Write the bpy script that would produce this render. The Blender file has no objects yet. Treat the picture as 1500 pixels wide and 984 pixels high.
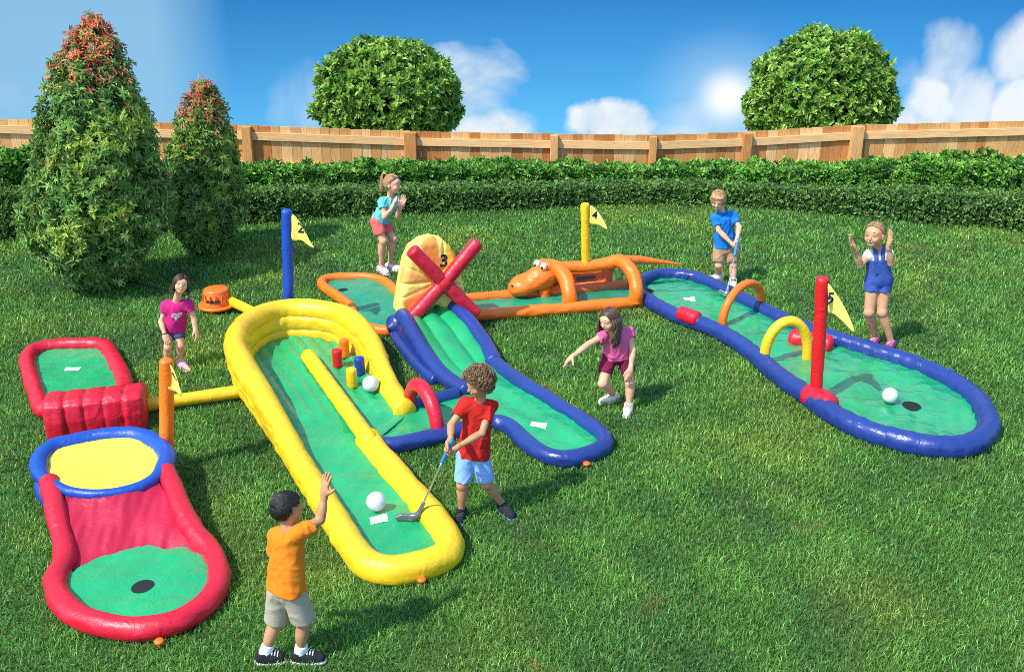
import bpy, math, random
import numpy as np
from mathutils import Vector
PI = math.pi
rng = np.random.default_rng(7)
random.seed(7)
SC = bpy.context.scene
COL = SC.collection

# ------------------------------------------------------------------ camera
F_PX, W_PX, H_PX = 1500.0, 1500.0, 984.0
CAM_H = 4.2
PITCH = math.atan(612.0 / F_PX)
cp, sp = math.cos(PITCH), math.sin(PITCH)
EYE = np.array([0.0, 0.0, CAM_H])

def ray(px, py):
    a = (px - 750.0) / F_PX
    b = (492.0 - py) / F_PX
    return np.array([a, cp + b * sp, -sp + b * cp])

def G(px, py, z=0.0):
    """point of the place at height z seen at that spot of the photograph"""
    d = ray(px, py)
    return EYE + d * ((z - CAM_H) / d[2])

def P(px, py, Y):
    """point of the place at distance Y from the camera's foot"""
    d = ray(px, py)
    return EYE + d * (Y / d[1])

def Gs(pts, z=0.0):
    return np.array([G(p[0], p[1], p[2] if len(p) > 2 else z) for p in pts])

# ------------------------------------------------------------------ maths helpers
def nrm(v):
    v = np.asarray(v, float)
    return v / (np.linalg.norm(v) + 1e-12)

_dirs = {}
def noise(p, scale, seed=0, n=10):
    seed = abs(int(seed)) % 997
    """smooth pseudo noise about -1..1 for an (N,3) array"""
    if seed not in _dirs:
        r = np.random.default_rng(1000 + seed)
        d = r.normal(size=(n, 3)); d /= np.linalg.norm(d, axis=1)[:, None]
        _dirs[seed] = (d * r.uniform(.55, 1.6, (n, 1)), r.uniform(0, 6.28, n))
    d, ph = _dirs[seed]
    q = (p * scale) @ d.T
    return np.sin(q * 6.283 + ph).sum(1) / (0.5 * n) ** .5 / 1.6

def catmull(pts, step=0.03, closed=False, per=12):
    pts = np.asarray(pts, float)
    n = len(pts)
    if closed:
        ext = np.vstack([pts[-1], pts, pts[0], pts[1]])
        segs = n
    else:
        ext = np.vstack([2 * pts[0] - pts[1], pts, 2 * pts[-1] - pts[-2]])
        segs = n - 1
    out = []
    t = np.linspace(0, 1, per, endpoint=False)[:, None]
    for i in range(segs):
        p0, p1, p2, p3 = ext[i], ext[i + 1], ext[i + 2], ext[i + 3]
        out.append(.5 * (2 * p1 + (p2 - p0) * t + (2 * p0 - 5 * p1 + 4 * p2 - p3) * t ** 2 + (3 * p1 - p0 - 3 * p2 + p3) * t ** 3))
    out = np.vstack(out)
    if not closed:
        out = np.vstack([out, pts[-1]])
    # even spacing
    q = np.vstack([out, out[0]]) if closed else out
    s = np.concatenate([[0], np.cumsum(np.linalg.norm(np.diff(q[:, :3], axis=0), axis=1))])
    m = max(4, int(s[-1] / step))
    ss = np.linspace(0, s[-1], m, endpoint=not closed)
    return np.stack([np.interp(ss, s, q[:, k]) for k in range(q.shape[1])], 1)

def in_poly(x, y, poly):
    inside = np.zeros(x.shape, bool)
    n = len(poly)
    j = n - 1
    for i in range(n):
        xi, yi = poly[i][0], poly[i][1]; xj, yj = poly[j][0], poly[j][1]
        if yi != yj:
            c = ((yi > y) != (yj > y)) & (x < (xj - xi) * (y - yi) / (yj - yi) + xi)
            inside ^= c
        j = i
    return inside

def unit(n):
    v = rng.normal(size=(n, 3)); return v / np.linalg.norm(v, axis=1)[:, None]

# ------------------------------------------------------------------ mesh helpers
class MB:
    """collects vertices and faces of ONE mesh"""
    def __init__(s):
        s.v = []; s.q = []; s.t = []; s.n = 0; s.qm = []; s.tm = []; s.c = []
    def add(s, v, quads=None, tris=None, m=0, col=None):
        v = np.asarray(v, float)
        if quads is not None and len(quads):
            q = np.asarray(quads, int) + s.n; s.q.append(q); s.qm.append(np.full(len(q), m))
        if tris is not None and len(tris):
            t = np.asarray(tris, int) + s.n; s.t.append(t); s.tm.append(np.full(len(t), m))
        s.v.append(v); s.n += len(v)
        if col is not None:
            col = np.asarray(col, float)
            if col.ndim == 1: col = np.tile(col, (len(v), 1))
            s.c.append(col)
        return s
    def mesh(s, name, origin=(0, 0, 0), smooth=True):
        v = np.vstack(s.v) - np.asarray(origin)
        q = np.vstack(s.q) if s.q else np.zeros((0, 4), int)
        t = np.vstack(s.t) if s.t else np.zeros((0, 3), int)
        me = bpy.data.meshes.new(name)
        me.vertices.add(len(v)); me.vertices.foreach_set('co', v.astype(np.float32).ravel())
        loops = np.concatenate([q.ravel(), t.ravel()])
        me.loops.add(len(loops)); me.loops.foreach_set('vertex_index', loops.astype(np.int32))
        starts = np.concatenate([np.arange(len(q)) * 4, len(q) * 4 + np.arange(len(t)) * 3])
        me.polygons.add(len(starts))
        me.polygons.foreach_set('loop_start', starts.astype(np.int32))
        mi = np.concatenate([np.concatenate(s.qm) if s.qm else [], np.concatenate(s.tm) if s.tm else []])
        me.polygons.foreach_set('material_index', mi.astype(np.int32))
        me.polygons.foreach_set('use_smooth', np.full(len(starts), smooth))
        if s.c:
            c = np.vstack(s.c)
            if c.shape[1] == 3: c = np.hstack([c, np.ones((len(c), 1))])
            a = me.attributes.new('col', 'FLOAT_COLOR', 'POINT')
            a.data.foreach_set('color', c.astype(np.float32).ravel())
        me.update(calc_edges=True)
        me.validate()
        return me

def thing(name, label, cat, loc=(0, 0, 0), group=None):
    o = bpy.data.objects.new(name, None); COL.objects.link(o)
    o.location = loc; o.empty_display_size = .1
    o['label'] = label; o['category'] = cat
    if group: o['group'] = group
    return o

def tag(o, label, cat, group=None):
    o['label'] = label; o['category'] = cat
    if group: o['group'] = group
    return o

def root_of(o):
    while o.parent: o = o.parent
    return o

def part(name, mb, mats, parent=None, loc=None, smooth=True, label=None):
    """link a mesh: a part of `parent`, or a thing of its own standing at loc"""
    org = np.array(root_of(parent).location) if parent else np.array(loc if loc is not None else (0, 0, 0), float)
    me = mb.mesh(name, org, smooth)
    for m in (mats if isinstance(mats, (list, tuple)) else [mats]): me.materials.append(m)
    o = bpy.data.objects.new(name, me); COL.objects.link(o)
    if parent: o.parent = parent
    else: o.location = org
    if label: o['label'] = label
    return o

def tube(path, r, seg=18, closed=False, cap=True, mb=None, m=0, wr=0.0, seed=0, squash=1.0, col=None):
    """a round tube along a path; r scalar or per point; wr = puckering of an inflated tube"""
    p = np.asarray(path, float)[:, :3]; n = len(p)
    r = np.broadcast_to(np.asarray(r, float), (n,)).copy()
    if cap and not closed and n > 2:            # close thick open ends with a dome
        e = np.array([.03, .30, .58, .80, .94]); k_ = np.sqrt(1 - (1 - e) ** 2)
        if r[-1] > .025:
            d = nrm(p[-1] - p[-2]); p = np.vstack([p, [p[-1] + d * r[-1] * .45 * (1 - x) for x in e[::-1]]]); r = np.concatenate([r, r[-1] * k_[::-1]])
        if r[0] > .025:
            d = nrm(p[0] - p[1]); p = np.vstack([[p[0] + d * r[0] * .45 * (1 - x) for x in e], p]); r = np.concatenate([r[0] * k_, r])
        n = len(p)
    if closed: tg = np.roll(p, -1, 0) - np.roll(p, 1, 0)
    else: tg = np.gradient(p, axis=0)
    tg /= np.linalg.norm(tg, axis=1)[:, None] + 1e-12
    up = np.array([0, 0, 1.0]) if abs(tg[0][2]) < .9 else np.array([0, -1.0, 0])
    N = np.zeros((n, 3)); u = up
    for i in range(n):
        u = u - tg[i] * (u @ tg[i]); u = nrm(u); N[i] = u
    B = np.cross(tg, N)
    if closed:   # undo twist
        e = N[-1] - tg[0] * (N[-1] @ tg[0]); ang = math.atan2(np.dot(np.cross(N[0], e), tg[0]), np.dot(N[0], e))
        a = -ang * np.arange(n) / n
        N, B = N * np.cos(a)[:, None] + B * np.sin(a)[:, None], B * np.cos(a)[:, None] - N * np.sin(a)[:, None]
    th = np.linspace(0, 2 * PI, seg, endpoint=False)
    V = p[:, None, :] + r[:, None, None] * (np.cos(th)[None, :, None] * N[:, None, :] * squash + np.sin(th)[None, :, None] * B[:, None, :])
    if wr:
        V0 = V.reshape(-1, 3)
        cen = np.repeat(p, seg, 0); rad = V0 - cen
        s = np.arange(n) * np.linalg.norm(p[1] - p[0])
        ring = np.repeat(s, seg); thr = np.tile(th, n)
        w = noise(np.stack([ring, np.cos(thr) * .06, np.sin(thr) * .06], 1), 7, 11 + seed) * .5
        seam = np.exp(-((np.abs(np.cos(thr))) / .28) ** 2)           # seams run along both sides
        w += noise(np.stack([ring, thr * .004, thr * 0], 1), 19, 21 + seed) * seam * 1.7 - seam * .8
        V = (cen + rad * (1 + wr * w[:, None])).reshape(V.shape)
    verts = V.reshape(-1, 3)
    i = np.arange(n if closed else n - 1)[:, None]; j = np.arange(seg)[None, :]
    i2 = (i + 1) % n; j2 = (j + 1) % seg
    Q = np.stack([i * seg + j, i * seg + j2, i2 * seg + j2, i2 * seg + j], -1).reshape(-1, 4)
    T = []
    if cap and not closed:
        b = len(verts)
        verts = np.vstack([verts, p[0] - tg[0] * r[0] * .25, p[-1] + tg[-1] * r[-1] * .25])
        for k in range(seg):
            T.append([b, (k + 1) % seg, k])
            T.append([b + 1, (n - 1) * seg + k, (n - 1) * seg + (k + 1) % seg])
    mb = mb or MB()
    return mb.add(verts, Q, T, m, col)

def round_tube(a, b, r, seg=20, bulge=.35, wr=.03, seed=0, mb=None, m=0, step=.02):
    """straight inflated tube with domed ends"""
    a = np.asarray(a, float); b = np.asarray(b, float)
    L = np.linalg.norm(b - a); k = max(6, int(L / step)); t = np.linspace(0, 1, k)
    d = (b - a) / L
    e = np.array([0.02, .35, .62, .82, .94])
    pts = [a - d * r * bulge * (1 - x) + d * r * .0 for x in e] + [a + (b - a) * x for x in t] + [b + d * r * bulge * (1 - x) for x in e[::-1]]
    rr = [r * math.sqrt(max(0.0004, 1 - (1 - x) ** 2)) * .99 for x in e] + [r] * k + [r * math.sqrt(max(0.0004, 1 - (1 - x) ** 2)) * .99 for x in e[::-1]]
    return tube(pts, rr, seg, wr=wr, seed=seed, mb=mb, m=m)

def ellipsoid(c, R, rad, mb=None, m=0, nu=16, nv=10, col=None):
    """R rows = axes"""
    c = np.asarray(c, float); R = np.asarray(R, float)
    th = np.linspace(0, 2 * PI, nu, endpoint=False); ph = np.linspace(0, PI, nv + 1)
    P_, T_ = np.meshgrid(ph, th, indexing='ij')
    l = np.stack([np.sin(P_) * np.cos(T_) * rad[0], np.sin(P_) * np.sin(T_) * rad[1], np.cos(P_) * rad[2]], -1).reshape(-1, 3)
    i = np.arange(nv)[:, None]; j = np.arange(nu)[None, :]
    Q = np.stack([i * nu + j, (i + 1) * nu + j, (i + 1) * nu + (j + 1) % nu, i * nu + (j + 1) % nu], -1).reshape(-1, 4)
    mb = mb or MB()
    return mb.add(c + l @ R, Q, None, m, col)

I3 = np.eye(3)

def box(mb, c, size, R=I3, m=0, bev=0.0, col=None):
    """box with bevelled long edges"""
    hx, hy, hz = np.asarray(size) / 2
    b = min(bev, hx * .9, hy * .9)
    if b > 0:
        prof = [(-hx + b, -hy), (hx - b, -hy), (hx, -hy + b), (hx, hy - b), (hx - b, hy), (-hx + b, hy), (-hx, hy - b), (-hx, -hy + b)]
    else:
        prof = [(-hx, -hy), (hx, -hy), (hx, hy), (-hx, hy)]
    n = len(prof)
    v = np.array([(x, y, -hz) for x, y in prof] + [(x, y, hz) for x, y in prof] + [(0, 0, -hz), (0, 0, hz)])
    q = [(i, (i + 1) % n, n + (i + 1) % n, n + i) for i in range(n)]
    t = [(2 * n, (i + 1) % n, i) for i in range(n)] + [(2 * n + 1, n + i, n + (i + 1) % n) for i in range(n)]
    return mb.add(np.asarray(c) + v @ np.asarray(R, float), q, t, m, col)

def floor_grid(poly, zf, cell=.03, mb=None, m=0):
    """sheet inside a closed outline, its height from zf(x, y)"""
    poly = np.asarray(poly)[:, :2]
    lo = poly.min(0) - cell; hi = poly.max(0) + cell
    xs = np.arange(lo[0], hi[0], cell); ys = np.arange(lo[1], hi[1], cell)
    X, Y = np.meshgrid(xs, ys, indexing='ij')
    ins = in_poly(X[:-1, :-1] + cell / 2, Y[:-1, :-1] + cell / 2, poly)
    Z = zf(X.ravel(), Y.ravel()).reshape(X.shape)
    ny = len(ys)
    i, j = np.nonzero(ins)
    Q = np.stack([i * ny + j, (i + 1) * ny + j, (i + 1) * ny + j + 1, i * ny + j + 1], 1)
    V = np.stack([X, Y, Z], -1).reshape(-1, 3)
    used, inv = np.unique(Q, return_inverse=True)
    V = V[used]; Q = inv.reshape(Q.shape)
    # pull the rim onto the outline
    E = np.sort(np.vstack([Q[:, [0, 1]], Q[:, [1, 2]], Q[:, [2, 3]], Q[:, [3, 0]]]), 1)
    ue, cnt = np.unique(E, axis=0, return_counts=True); rim = np.unique(ue[cnt == 1])
    a = poly; d = np.roll(poly, -1, 0) - a; pr = V[rim, :2]
    t = np.clip(((pr[:, None] - a[None]) * d[None]).sum(-1) / ((d * d).sum(-1)[None] + 1e-12), 0, 1)
    c = a[None] + d[None] * t[..., None]; k = ((c - pr[:, None]) ** 2).sum(-1).argmin(1)
    near = c[np.arange(len(rim)), k]
    V[rim, :2] = near; V[rim, 2] = zf(near[:, 0], near[:, 1])
    mb = mb or MB()
    return mb.add(V, Q, None, m)

def loft(A, B, n=24, zf=None, mb=None, m=0):
    A = np.asarray(A, float); B = np.asarray(B, float); k = len(A)
    t = np.linspace(0, 1, n)[None, :, None]
    V = (A[:, None, :] * (1 - t) + B[:, None, :] * t).reshape(-1, 3)
    if zf is not None: V[:, 2] += zf(V)
    i = np.arange(k - 1)[:, None]; j = np.arange(n - 1)[None, :]
    Q = np.stack([i * n + j, (i + 1) * n + j, (i + 1) * n + j + 1, i * n + j + 1], -1).reshape(-1, 4)
    mb = mb or MB()
    return mb.add(V, Q, None, m)

def plate(poly, thick, mb=None, m=0, normal=None):
    """flat polygon (in 3-D) with a thickness"""
    p = np.asarray(poly, float); n = len(p); c = p.mean(0)
    if normal is None: normal = nrm(np.cross(p[1] - p[0], p[2] - p[0]))
    o = np.asarray(normal) * thick / 2
    V = np.vstack([p + o, p - o, c + o, c - o])
    T = [(2 * n, i, (i + 1) % n) for i in range(n)] + [(2 * n + 1, n + (i + 1) % n, n + i) for i in range(n)]
    Q = [(i, n + i, n + (i + 1) % n, (i + 1) % n) for i in range(n)]
    mb = mb or MB()
    return mb.add(V, Q, T, m)

def disc(c, rx, ry=None, z=.004, seg=28, mb=None, m=0):
    ry = ry or rx
    th = np.linspace(0, 2 * PI, seg, endpoint=False)
    top = np.stack([c[0] + rx * np.cos(th), c[1] + ry * np.sin(th), np.full(seg, c[2] + z)], 1)
    bot = top.copy(); bot[:, 2] = c[2] - .01
    V = np.vstack([top, bot, [[c[0], c[1], c[2] + z]]])
    T = [(2 * seg, i, (i + 1) % seg) for i in range(seg)]
    Q = [(i, seg + i, seg + (i + 1) % seg, (i + 1) % seg) for i in range(seg)]
    mb = mb or MB()
    return mb.add(V, Q, T, m)

# ------------------------------------------------------------------ implicit surfaces
class SDF:
    def __init__(s, lo, hi, h):
        s.lo = np.asarray(lo, float); s.h = h
        s.n = np.ceil((np.asarray(hi, float) - s.lo) / h).astype(int) + 1
        s.D = np.full(s.n, .5, np.float32)
    def _sub(s, lo, hi):
        a = np.clip(np.floor((lo - s.lo) / s.h).astype(int), 0, s.n); b = np.clip(np.ceil((hi - s.lo) / s.h).astype(int) + 1, 0, s.n)
        if (b <= a).any(): return None, None
        sl = tuple(slice(i, j) for i, j in zip(a, b))
        g = [s.lo[k] + s.h * np.arange(a[k], b[k]) for k in range(3)]
        X, Y, Z = np.meshgrid(*g, indexing='ij')
        return sl, np.stack([X, Y, Z], -1)
    def _mix(s, sl, d, k):
        o = s.D[sl]
        if k > 0:
            hh = np.maximum(k - np.abs(o - d), 0) / k
            s.D[sl] = np.minimum(o, d) - hh * hh * k * .25
        else: s.D[sl] = np.minimum(o, d)
    def cone(s, a, b, ra, rb, k=.02, flat=False):
        a = np.asarray(a, float); b = np.asarray(b, float); R = max(ra, rb) + k + .03
        sl, p = s._sub(np.minimum(a, b) - R, np.maximum(a, b) + R)
        if sl is None: return
        ab = b - a; L = np.linalg.norm(ab) + 1e-9; t = ((p - a) @ ab) / L ** 2
        tc = np.clip(t, 0, 1)
        d = np.linalg.norm(p - a - tc[..., None] * ab, axis=-1) - (ra + (rb - ra) * tc)
        if flat:
            rad = np.linalg.norm(p - a - t[..., None] * ab, axis=-1) - (ra + (rb - ra) * tc)
            d = np.where(t > .9, np.maximum(rad, (t - 1) * L), d)
        s._mix(sl, d, k)
    def ell(s, c, R, rad, k=.02):
        c = np.asarray(c, float); m = max(rad) + k + .03
        sl, p = s._sub(c - m, c + m)
        if sl is None: return
        q = (p - c) @ np.asarray(R, float).T
        k0 = np.linalg.norm(q / rad, axis=-1); k1 = np.linalg.norm(q / np.square(rad), axis=-1) + 1e-9
        s._mix(sl, k0 * (k0 - 1) / k1, k)
    def prism(s, poly, O, U, V, Wd, half, r, k=.0):
        """polygon (u,v) in the plane O,U,V, extruded +-half along Wd with rounded edges r"""
        poly = np.asarray(poly, float); U = np.asarray(U); V = np.asarray(V); Wd = np.asarray(Wd)
        corners = np.array([O + U * a + V * b + Wd * c for a, b in poly for c in (-half, half)])
        sl, p = s._sub(corners.min(0) - .06 - k, corners.max(0) + .06 + k)
        if sl is None: return
        q = p - O; x = q @ U; y = q @ V; w = q @ Wd
        d = np.full(x.shape, 1e9); n = len(poly); ins = in_poly(x, y, poly)
        for i in range(n):
            a = poly[i]; e = poly[(i + 1) % n] - a
            t = np.clip(((x - a[0]) * e[0] + (y - a[1]) * e[1]) / (e @ e), 0, 1)
            d = np.minimum(d, np.hypot(x - a[0] - t * e[0], y - a[1] - t * e[1]))
        d2 = np.where(ins, -d, d)
        A = d2 + r; Bw = np.abs(w) - half + r
        dd = np.minimum(np.maximum(A, Bw), 0) + np.hypot(np.maximum(A, 0), np.maximum(Bw, 0)) - r
        s._mix(sl, dd, k)
    def grid(s):
        g = [s.lo[k] + s.h * np.arange(s.n[k]) for k in range(3)]
        return np.stack(np.meshgrid(*g, indexing='ij'), -1)
    def plane(s, pt, nn):
        """keep the side the normal points away from"""
        nn = nrm(nn); g = [s.lo[k] + s.h * np.arange(s.n[k]) for k in range(3)]
        d = ((g[0] - pt[0]) * nn[0])[:, None, None] + ((g[1] - pt[1]) * nn[1])[None, :, None] + ((g[2] - pt[2]) * nn[2])[None, None, :]
        s.D = np.maximum(s.D, d.astype(np.float32))
    def sub_ell(s, c, R, rad):
        p = s.grid(); q = (p - np.asarray(c)) @ np.asarray(R, float).T
        k0 = np.linalg.norm(q / rad, axis=-1); k1 = np.linalg.norm(q / np.square(rad), axis=-1) + 1e-9
        s.D = np.maximum(s.D, -(k0 * (k0 - 1) / k1).astype(np.float32))
    def bump(s, amp, scale, seed=0, stretch=(1, 1, 1)):
        m = np.abs(s.D) < .05
        idx = np.argwhere(m)
        p = (s.lo + idx * s.h) * np.asarray(stretch)
        s.D[m] += amp * noise(p, scale, seed).astype(np.float32)
    def fold(s, amp, scale, seed=0, stretch=(1, 1, 1)):
        """soft ridged creases of hanging cloth"""
        m = np.abs(s.D) < .05
        p = (s.lo + np.argwhere(m) * s.h) * np.asarray(stretch)
        p = p + .05 * np.stack([noise(p, 2.0, seed + 1), noise(p, 2.0, seed + 2), noise(p, 2.0, seed + 3)], 1)
        s.D[m] += amp * (np.minimum(np.abs(noise(p, scale, seed)) * 1.5, 1) - 1).astype(np.float32)
    def mb(s, m=0):
        D = s.D.copy()
        D[0] = D[-1] = .5; D[:, 0] = D[:, -1] = .5; D[:, :, 0] = D[:, :, -1] = .5
        S = D < 0
        c = [S[i:S.shape[0] - 1 + i, j:S.shape[1] - 1 + j, k:S.shape[2] - 1 + k] for i in (0, 1) for j in (0, 1) for k in (0, 1)]
        cnt = sum(x.astype(np.int8) for x in c)
        act = (cnt > 0) & (cnt < 8)
        cells = np.argwhere(act); N = len(cells)
        idm = np.full(act.shape, -1, np.int64); idm[act] = np.arange(N)
        acc = np.zeros((N, 3)); num = np.zeros(N)
        offs = [(i, j, k) for i in (0, 1) for j in (0, 1) for k in (0, 1)]
        val = [D[cells[:, 0] + o[0], cells[:, 1] + o[1], cells[:, 2] + o[2]].astype(float) for o in offs]
        for a in range(8):
            for b in range(a + 1, 8):
                df = np.abs(np.subtract(offs[a], offs[b]))
                if df.sum() != 1: continue
                va, vb = val[a], val[b]
                x = (va < 0) != (vb < 0)
                t = np.where(x, va / np.where(x, va - vb, 1), 0)
                pt = np.asarray(offs[a]) + t[:, None] * (np.subtract(offs[b], offs[a]))
                acc[x] += pt[x]; num[x] += 1
        V = s.lo + (cells + acc / num[:, None]) * s.h
        Q = []
        for ax in range(3):
            a1, a2 = (ax + 1) % 3, (ax + 2) % 3
            lo_ = [slice(None)] * 3; hi_ = [slice(None)] * 3
            lo_[ax] = slice(0, -1); hi_[ax] = slice(1, None)
            ch = S[tuple(lo_)] != S[tuple(hi_)]
            e = np.argwhere(ch)
            ok = (e[:, a1] > 0) & (e[:, a2] > 0) & (e[:, a1] < s.n[a1] - 1) & (e[:, a2] < s.n[a2] - 1)
            e = e[ok]
            ids = []
            for d1, d2 in ((1, 1), (0, 1), (0, 0), (1, 0)):
                f = e.copy(); f[:, a1] -= d1; f[:, a2] -= d2
                ids.append(idm[f[:, 0], f[:, 1], f[:, 2]])
            q = np.stack(ids, 1)
            inside = S[e[:, 0], e[:, 1], e[:, 2]]
            q[~inside] = q[~inside][:, ::-1]
            Q.append(q)
        Q = np.vstack(Q); Q = Q[(Q >= 0).all(1)]
        return MB().add(V, Q, None, m)

# ------------------------------------------------------------------ materials
def new_mat(name):
    m = bpy.data.materials.new(name); m.use_nodes = True
    nt = m.node_tree; b = nt.nodes['Principled BSDF']
    return m, nt, b

def nd(nt, typ, **kw):
    n = nt.nodes.new(typ)
    for k, v in kw.items():
        if k.startswith('i_'):
            n.inputs[k[2:].replace('_', ' ')].default_value = v
        else: setattr(n, k, v)
    return n

def inflat(name, col, rough=.38, wr=.35, var=.10, fine=.12, spec=.5):
    """coated nylon of an inflated tube: puckers, weave, slight colour drift"""
    m, nt, b = new_mat(name); L = nt.links
    tc = nd(nt, 'ShaderNodeTexCoord')
    n1 = nd(nt, 'ShaderNodeTexNoise', i_Scale=9.0, i_Detail=5.0, i_Roughness=.6, i_Distortion=1.2)
    n2 = nd(nt, 'ShaderNodeTexNoise', i_Scale=42.0, i_Detail=3.0, i_Distortion=.6)
    n3 = nd(nt, 'ShaderNodeTexNoise', i_Scale=2.2, i_Detail=3.0)
    for n in (n1, n2, n3): L.new(tc.outputs['Object'], n.inputs['Vector'])
    hs = nd(nt, 'ShaderNodeHueSaturation'); hs.inputs['Color'].default_value = (*col, 1)
    mr = nd(nt, 'ShaderNodeMapRange'); mr.inputs['From Min'].default_value = .3; mr.inputs['From Max'].default_value = .7
    mr.inputs['To Min'].default_value = 1 - var; mr.inputs['To Max'].default_value = 1 + var
    L.new(n3.outputs['Fac'], mr.inputs['Value']); L.new(mr.outputs['Result'], hs.inputs['Value'])
    L.new(hs.outputs['Color'], b.inputs['Base Color'])
    b1 = nd(nt, 'ShaderNodeBump'); b1.inputs['Strength'].default_value = wr; b1.inputs['Distance'].default_value = .03
    b2 = nd(nt, 'ShaderNodeBump'); b2.inputs['Strength'].default_value = fine; b2.inputs['Distance'].default_value = .008
    L.new(n1.outputs['Fac'], b1.inputs['Height']); L.new(n2.outputs['Fac'], b2.inputs['Height'])
    L.new(b1.outputs['Normal'], b2.inputs['Normal']); L.new(b2.outputs['Normal'], b.inputs['Normal'])
    b.inputs['Roughness'].default_value = rough; b.inputs['Specular IOR Level'].default_value = min(spec, 1.0)
    if spec > .75: b.inputs['IOR'].default_value = 1.5; b.inputs['Coat Weight'].default_value = .5 if spec > .9 else .12; b.inputs['Coat Roughness'].default_value = .12
    return m

def plain(name, col, rough=.5, bump=0.0, scale=30.0, metal=0.0, var=0.0, stretch=None, spec=.5):
    m, nt, b = new_mat(name); L = nt.links
    b.inputs['Base Color'].default_value = (*col, 1); b.inputs['Roughness'].default_value = rough; b.inputs['Metallic'].default_value = metal
    b.inputs['Specular IOR Level'].default_value = spec
    if bump or var:
        tc = nd(nt, 'ShaderNodeTexCoord'); n1 = nd(nt, 'ShaderNodeTexNoise', i_Scale=scale, i_Detail=5.0, i_Roughness=.6)
        mp = nd(nt, 'ShaderNodeMapping'); mp.inputs['Scale'].default_value = stretch or (1, 1, 1)
        L.new(tc.outputs['Object'], mp.inputs['Vector']); L.new(mp.outputs['Vector'], n1.inputs['Vector'])
        if bump:
            bp = nd(nt, 'ShaderNodeBump'); bp.inputs['Strength'].default_value = bump; bp.inputs['Distance'].default_value = .01
            L.new(n1.outputs['Fac'], bp.inputs['Height']); L.new(bp.outputs['Normal'], b.inputs['Normal'])
        if var:
            hs = nd(nt, 'ShaderNodeHueSaturation'); hs.inputs['Color'].default_value = (*col, 1)
            mr = nd(nt, 'ShaderNodeMapRange'); mr.inputs['From Min'].default_value = .3; mr.inputs['From Max'].default_value = .7
            mr.inputs['To Min'].default_value = 1 - var; mr.inputs['To Max'].default_value = 1 + var
            L.new(n1.outputs['Fac'], mr.inputs['Value']); L.new(mr.outputs['Result'], hs.inputs['Value']); L.new(hs.outputs['Color'], b.inputs['Base Color'])
    return m

def attr_mat(name, rough=.5, trans=0.0, spec=.5, bump=0, scale=40, stretch=(1, 1, 1), var=0.0):
    """colour comes from the 'col' attribute (each leaf, blade or board its own tint)"""
    m, nt, b = new_mat(name); L = nt.links
    a = nd(nt, 'ShaderNodeAttribute', attribute_name='col')
    src = a.outputs['Color']
    if var or bump:
        tc = nd(nt, 'ShaderNodeTexCoord'); mp = nd(nt, 'ShaderNodeMapping'); mp.inputs['Scale'].default_value = stretch
        n1 = nd(nt, 'ShaderNodeTexNoise', i_Scale=scale, i_Detail=6.0, i_Roughness=.65)
        L.new(tc.outputs['Object'], mp.inputs['Vector']); L.new(mp.outputs['Vector'], n1.inputs['Vector'])
        if var:
            hs = nd(nt, 'ShaderNodeHueSaturation'); mr = nd(nt, 'ShaderNodeMapRange')
            mr.inputs['From Min'].default_value = .3; mr.inputs['From Max'].default_value = .7
            mr.inputs['To Min'].default_value = 1 - var; mr.inputs['To Max'].default_value = 1 + var
            L.new(n1.outputs['Fac'], mr.inputs['Value']); L.new(mr.outputs['Result'], hs.inputs['Value']); L.new(src, hs.inputs['Color']); src = hs.outputs['Color']
        if bump:
            bp = nd(nt, 'ShaderNodeBump'); bp.inputs['Strength'].default_value = bump; bp.inputs['Distance'].default_value = .01
            L.new(n1.outputs['Fac'], bp.inputs['Height']); L.new(bp.outputs['Normal'], b.inputs['Normal'])
    L.new(src, b.inputs['Base Color'])
    b.inputs['Roughness'].default_value = rough; b.inputs['Specular IOR Level'].default_value = spec
    if trans:
        t = nd(nt, 'ShaderNodeBsdfTranslucent'); mx = nd(nt, 'ShaderNodeMixShader'); mx.inputs[0].default_value = trans
        L.new(src, t.inputs['Color']); L.new(b.outputs[0], mx.inputs[1]); L.new(t.outputs[0], mx.inputs[2])
        L.new(mx.outputs[0], nt.nodes['Material Output'].inputs['Surface'])
    return m

M = {}
M['red'] = inflat('red_nylon', (.60, .008, .028))
M['blue'] = inflat('blue_nylon', (.010, .045, .30))
M['navy'] = inflat('deep_blue_nylon', (.016, .040, .20), rough=.3)
M['royal'] = inflat('royal_blue_nylon', (.008, .065, .36))
M['yellow'] = inflat('yellow_nylon', (.80, .50, .012))
M['orange'] = inflat('orange_nylon', (.88, .17, .010))
M['scarlet'] = inflat('scarlet_nylon', (.66, .012, .015))
M['mat'] = inflat('green_lane_sheet', (.008, .335, .115), rough=.27, wr=.5, var=.16, fine=.08, spec=.8)
M['matblue'] = inflat('sea_green_lane_sheet', (.012, .27, .14), rough=.3, wr=.5, var=.12)
M['redsheet'] = inflat('red_slide_sheet', (.42, .012, .045), rough=.5, wr=.3, spec=.3)
M['yelsheet'] = inflat('yellow_trampoline_sheet', (.78, .56, .06), rough=.45, wr=.35)
M['flag'] = plain('yellow_flag_cloth', (.82, .68, .12), .6, .15, 25)
M['ink'] = plain('navy_ink', (.012, .014, .08), .5)
M['black'] = plain('black_hole', (.006, .007, .008), .7)
M['white'] = plain('white_vinyl', (.80, .80, .78), .45, .1, 40)
M['mesh_net'] = None
M['plastic_orange'] = plain('orange_plastic', (.82, .15, .012), .38, .05, 20)
M['dark'] = plain('dark_plastic', (.015, .015, .018), .5)
M['metal'] = plain('brushed_metal', (.55, .57, .60), .28, .05, 60, metal=.9)
M['grip'] = plain('blue_rubber_grip', (.02, .22, .50), .55, .2, 120)
M['head_grey'] = plain('grey_club_head', (.16, .18, .20), .35, .05, 40, metal=.5)
m, nt, b = new_mat('dark_net')
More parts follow.
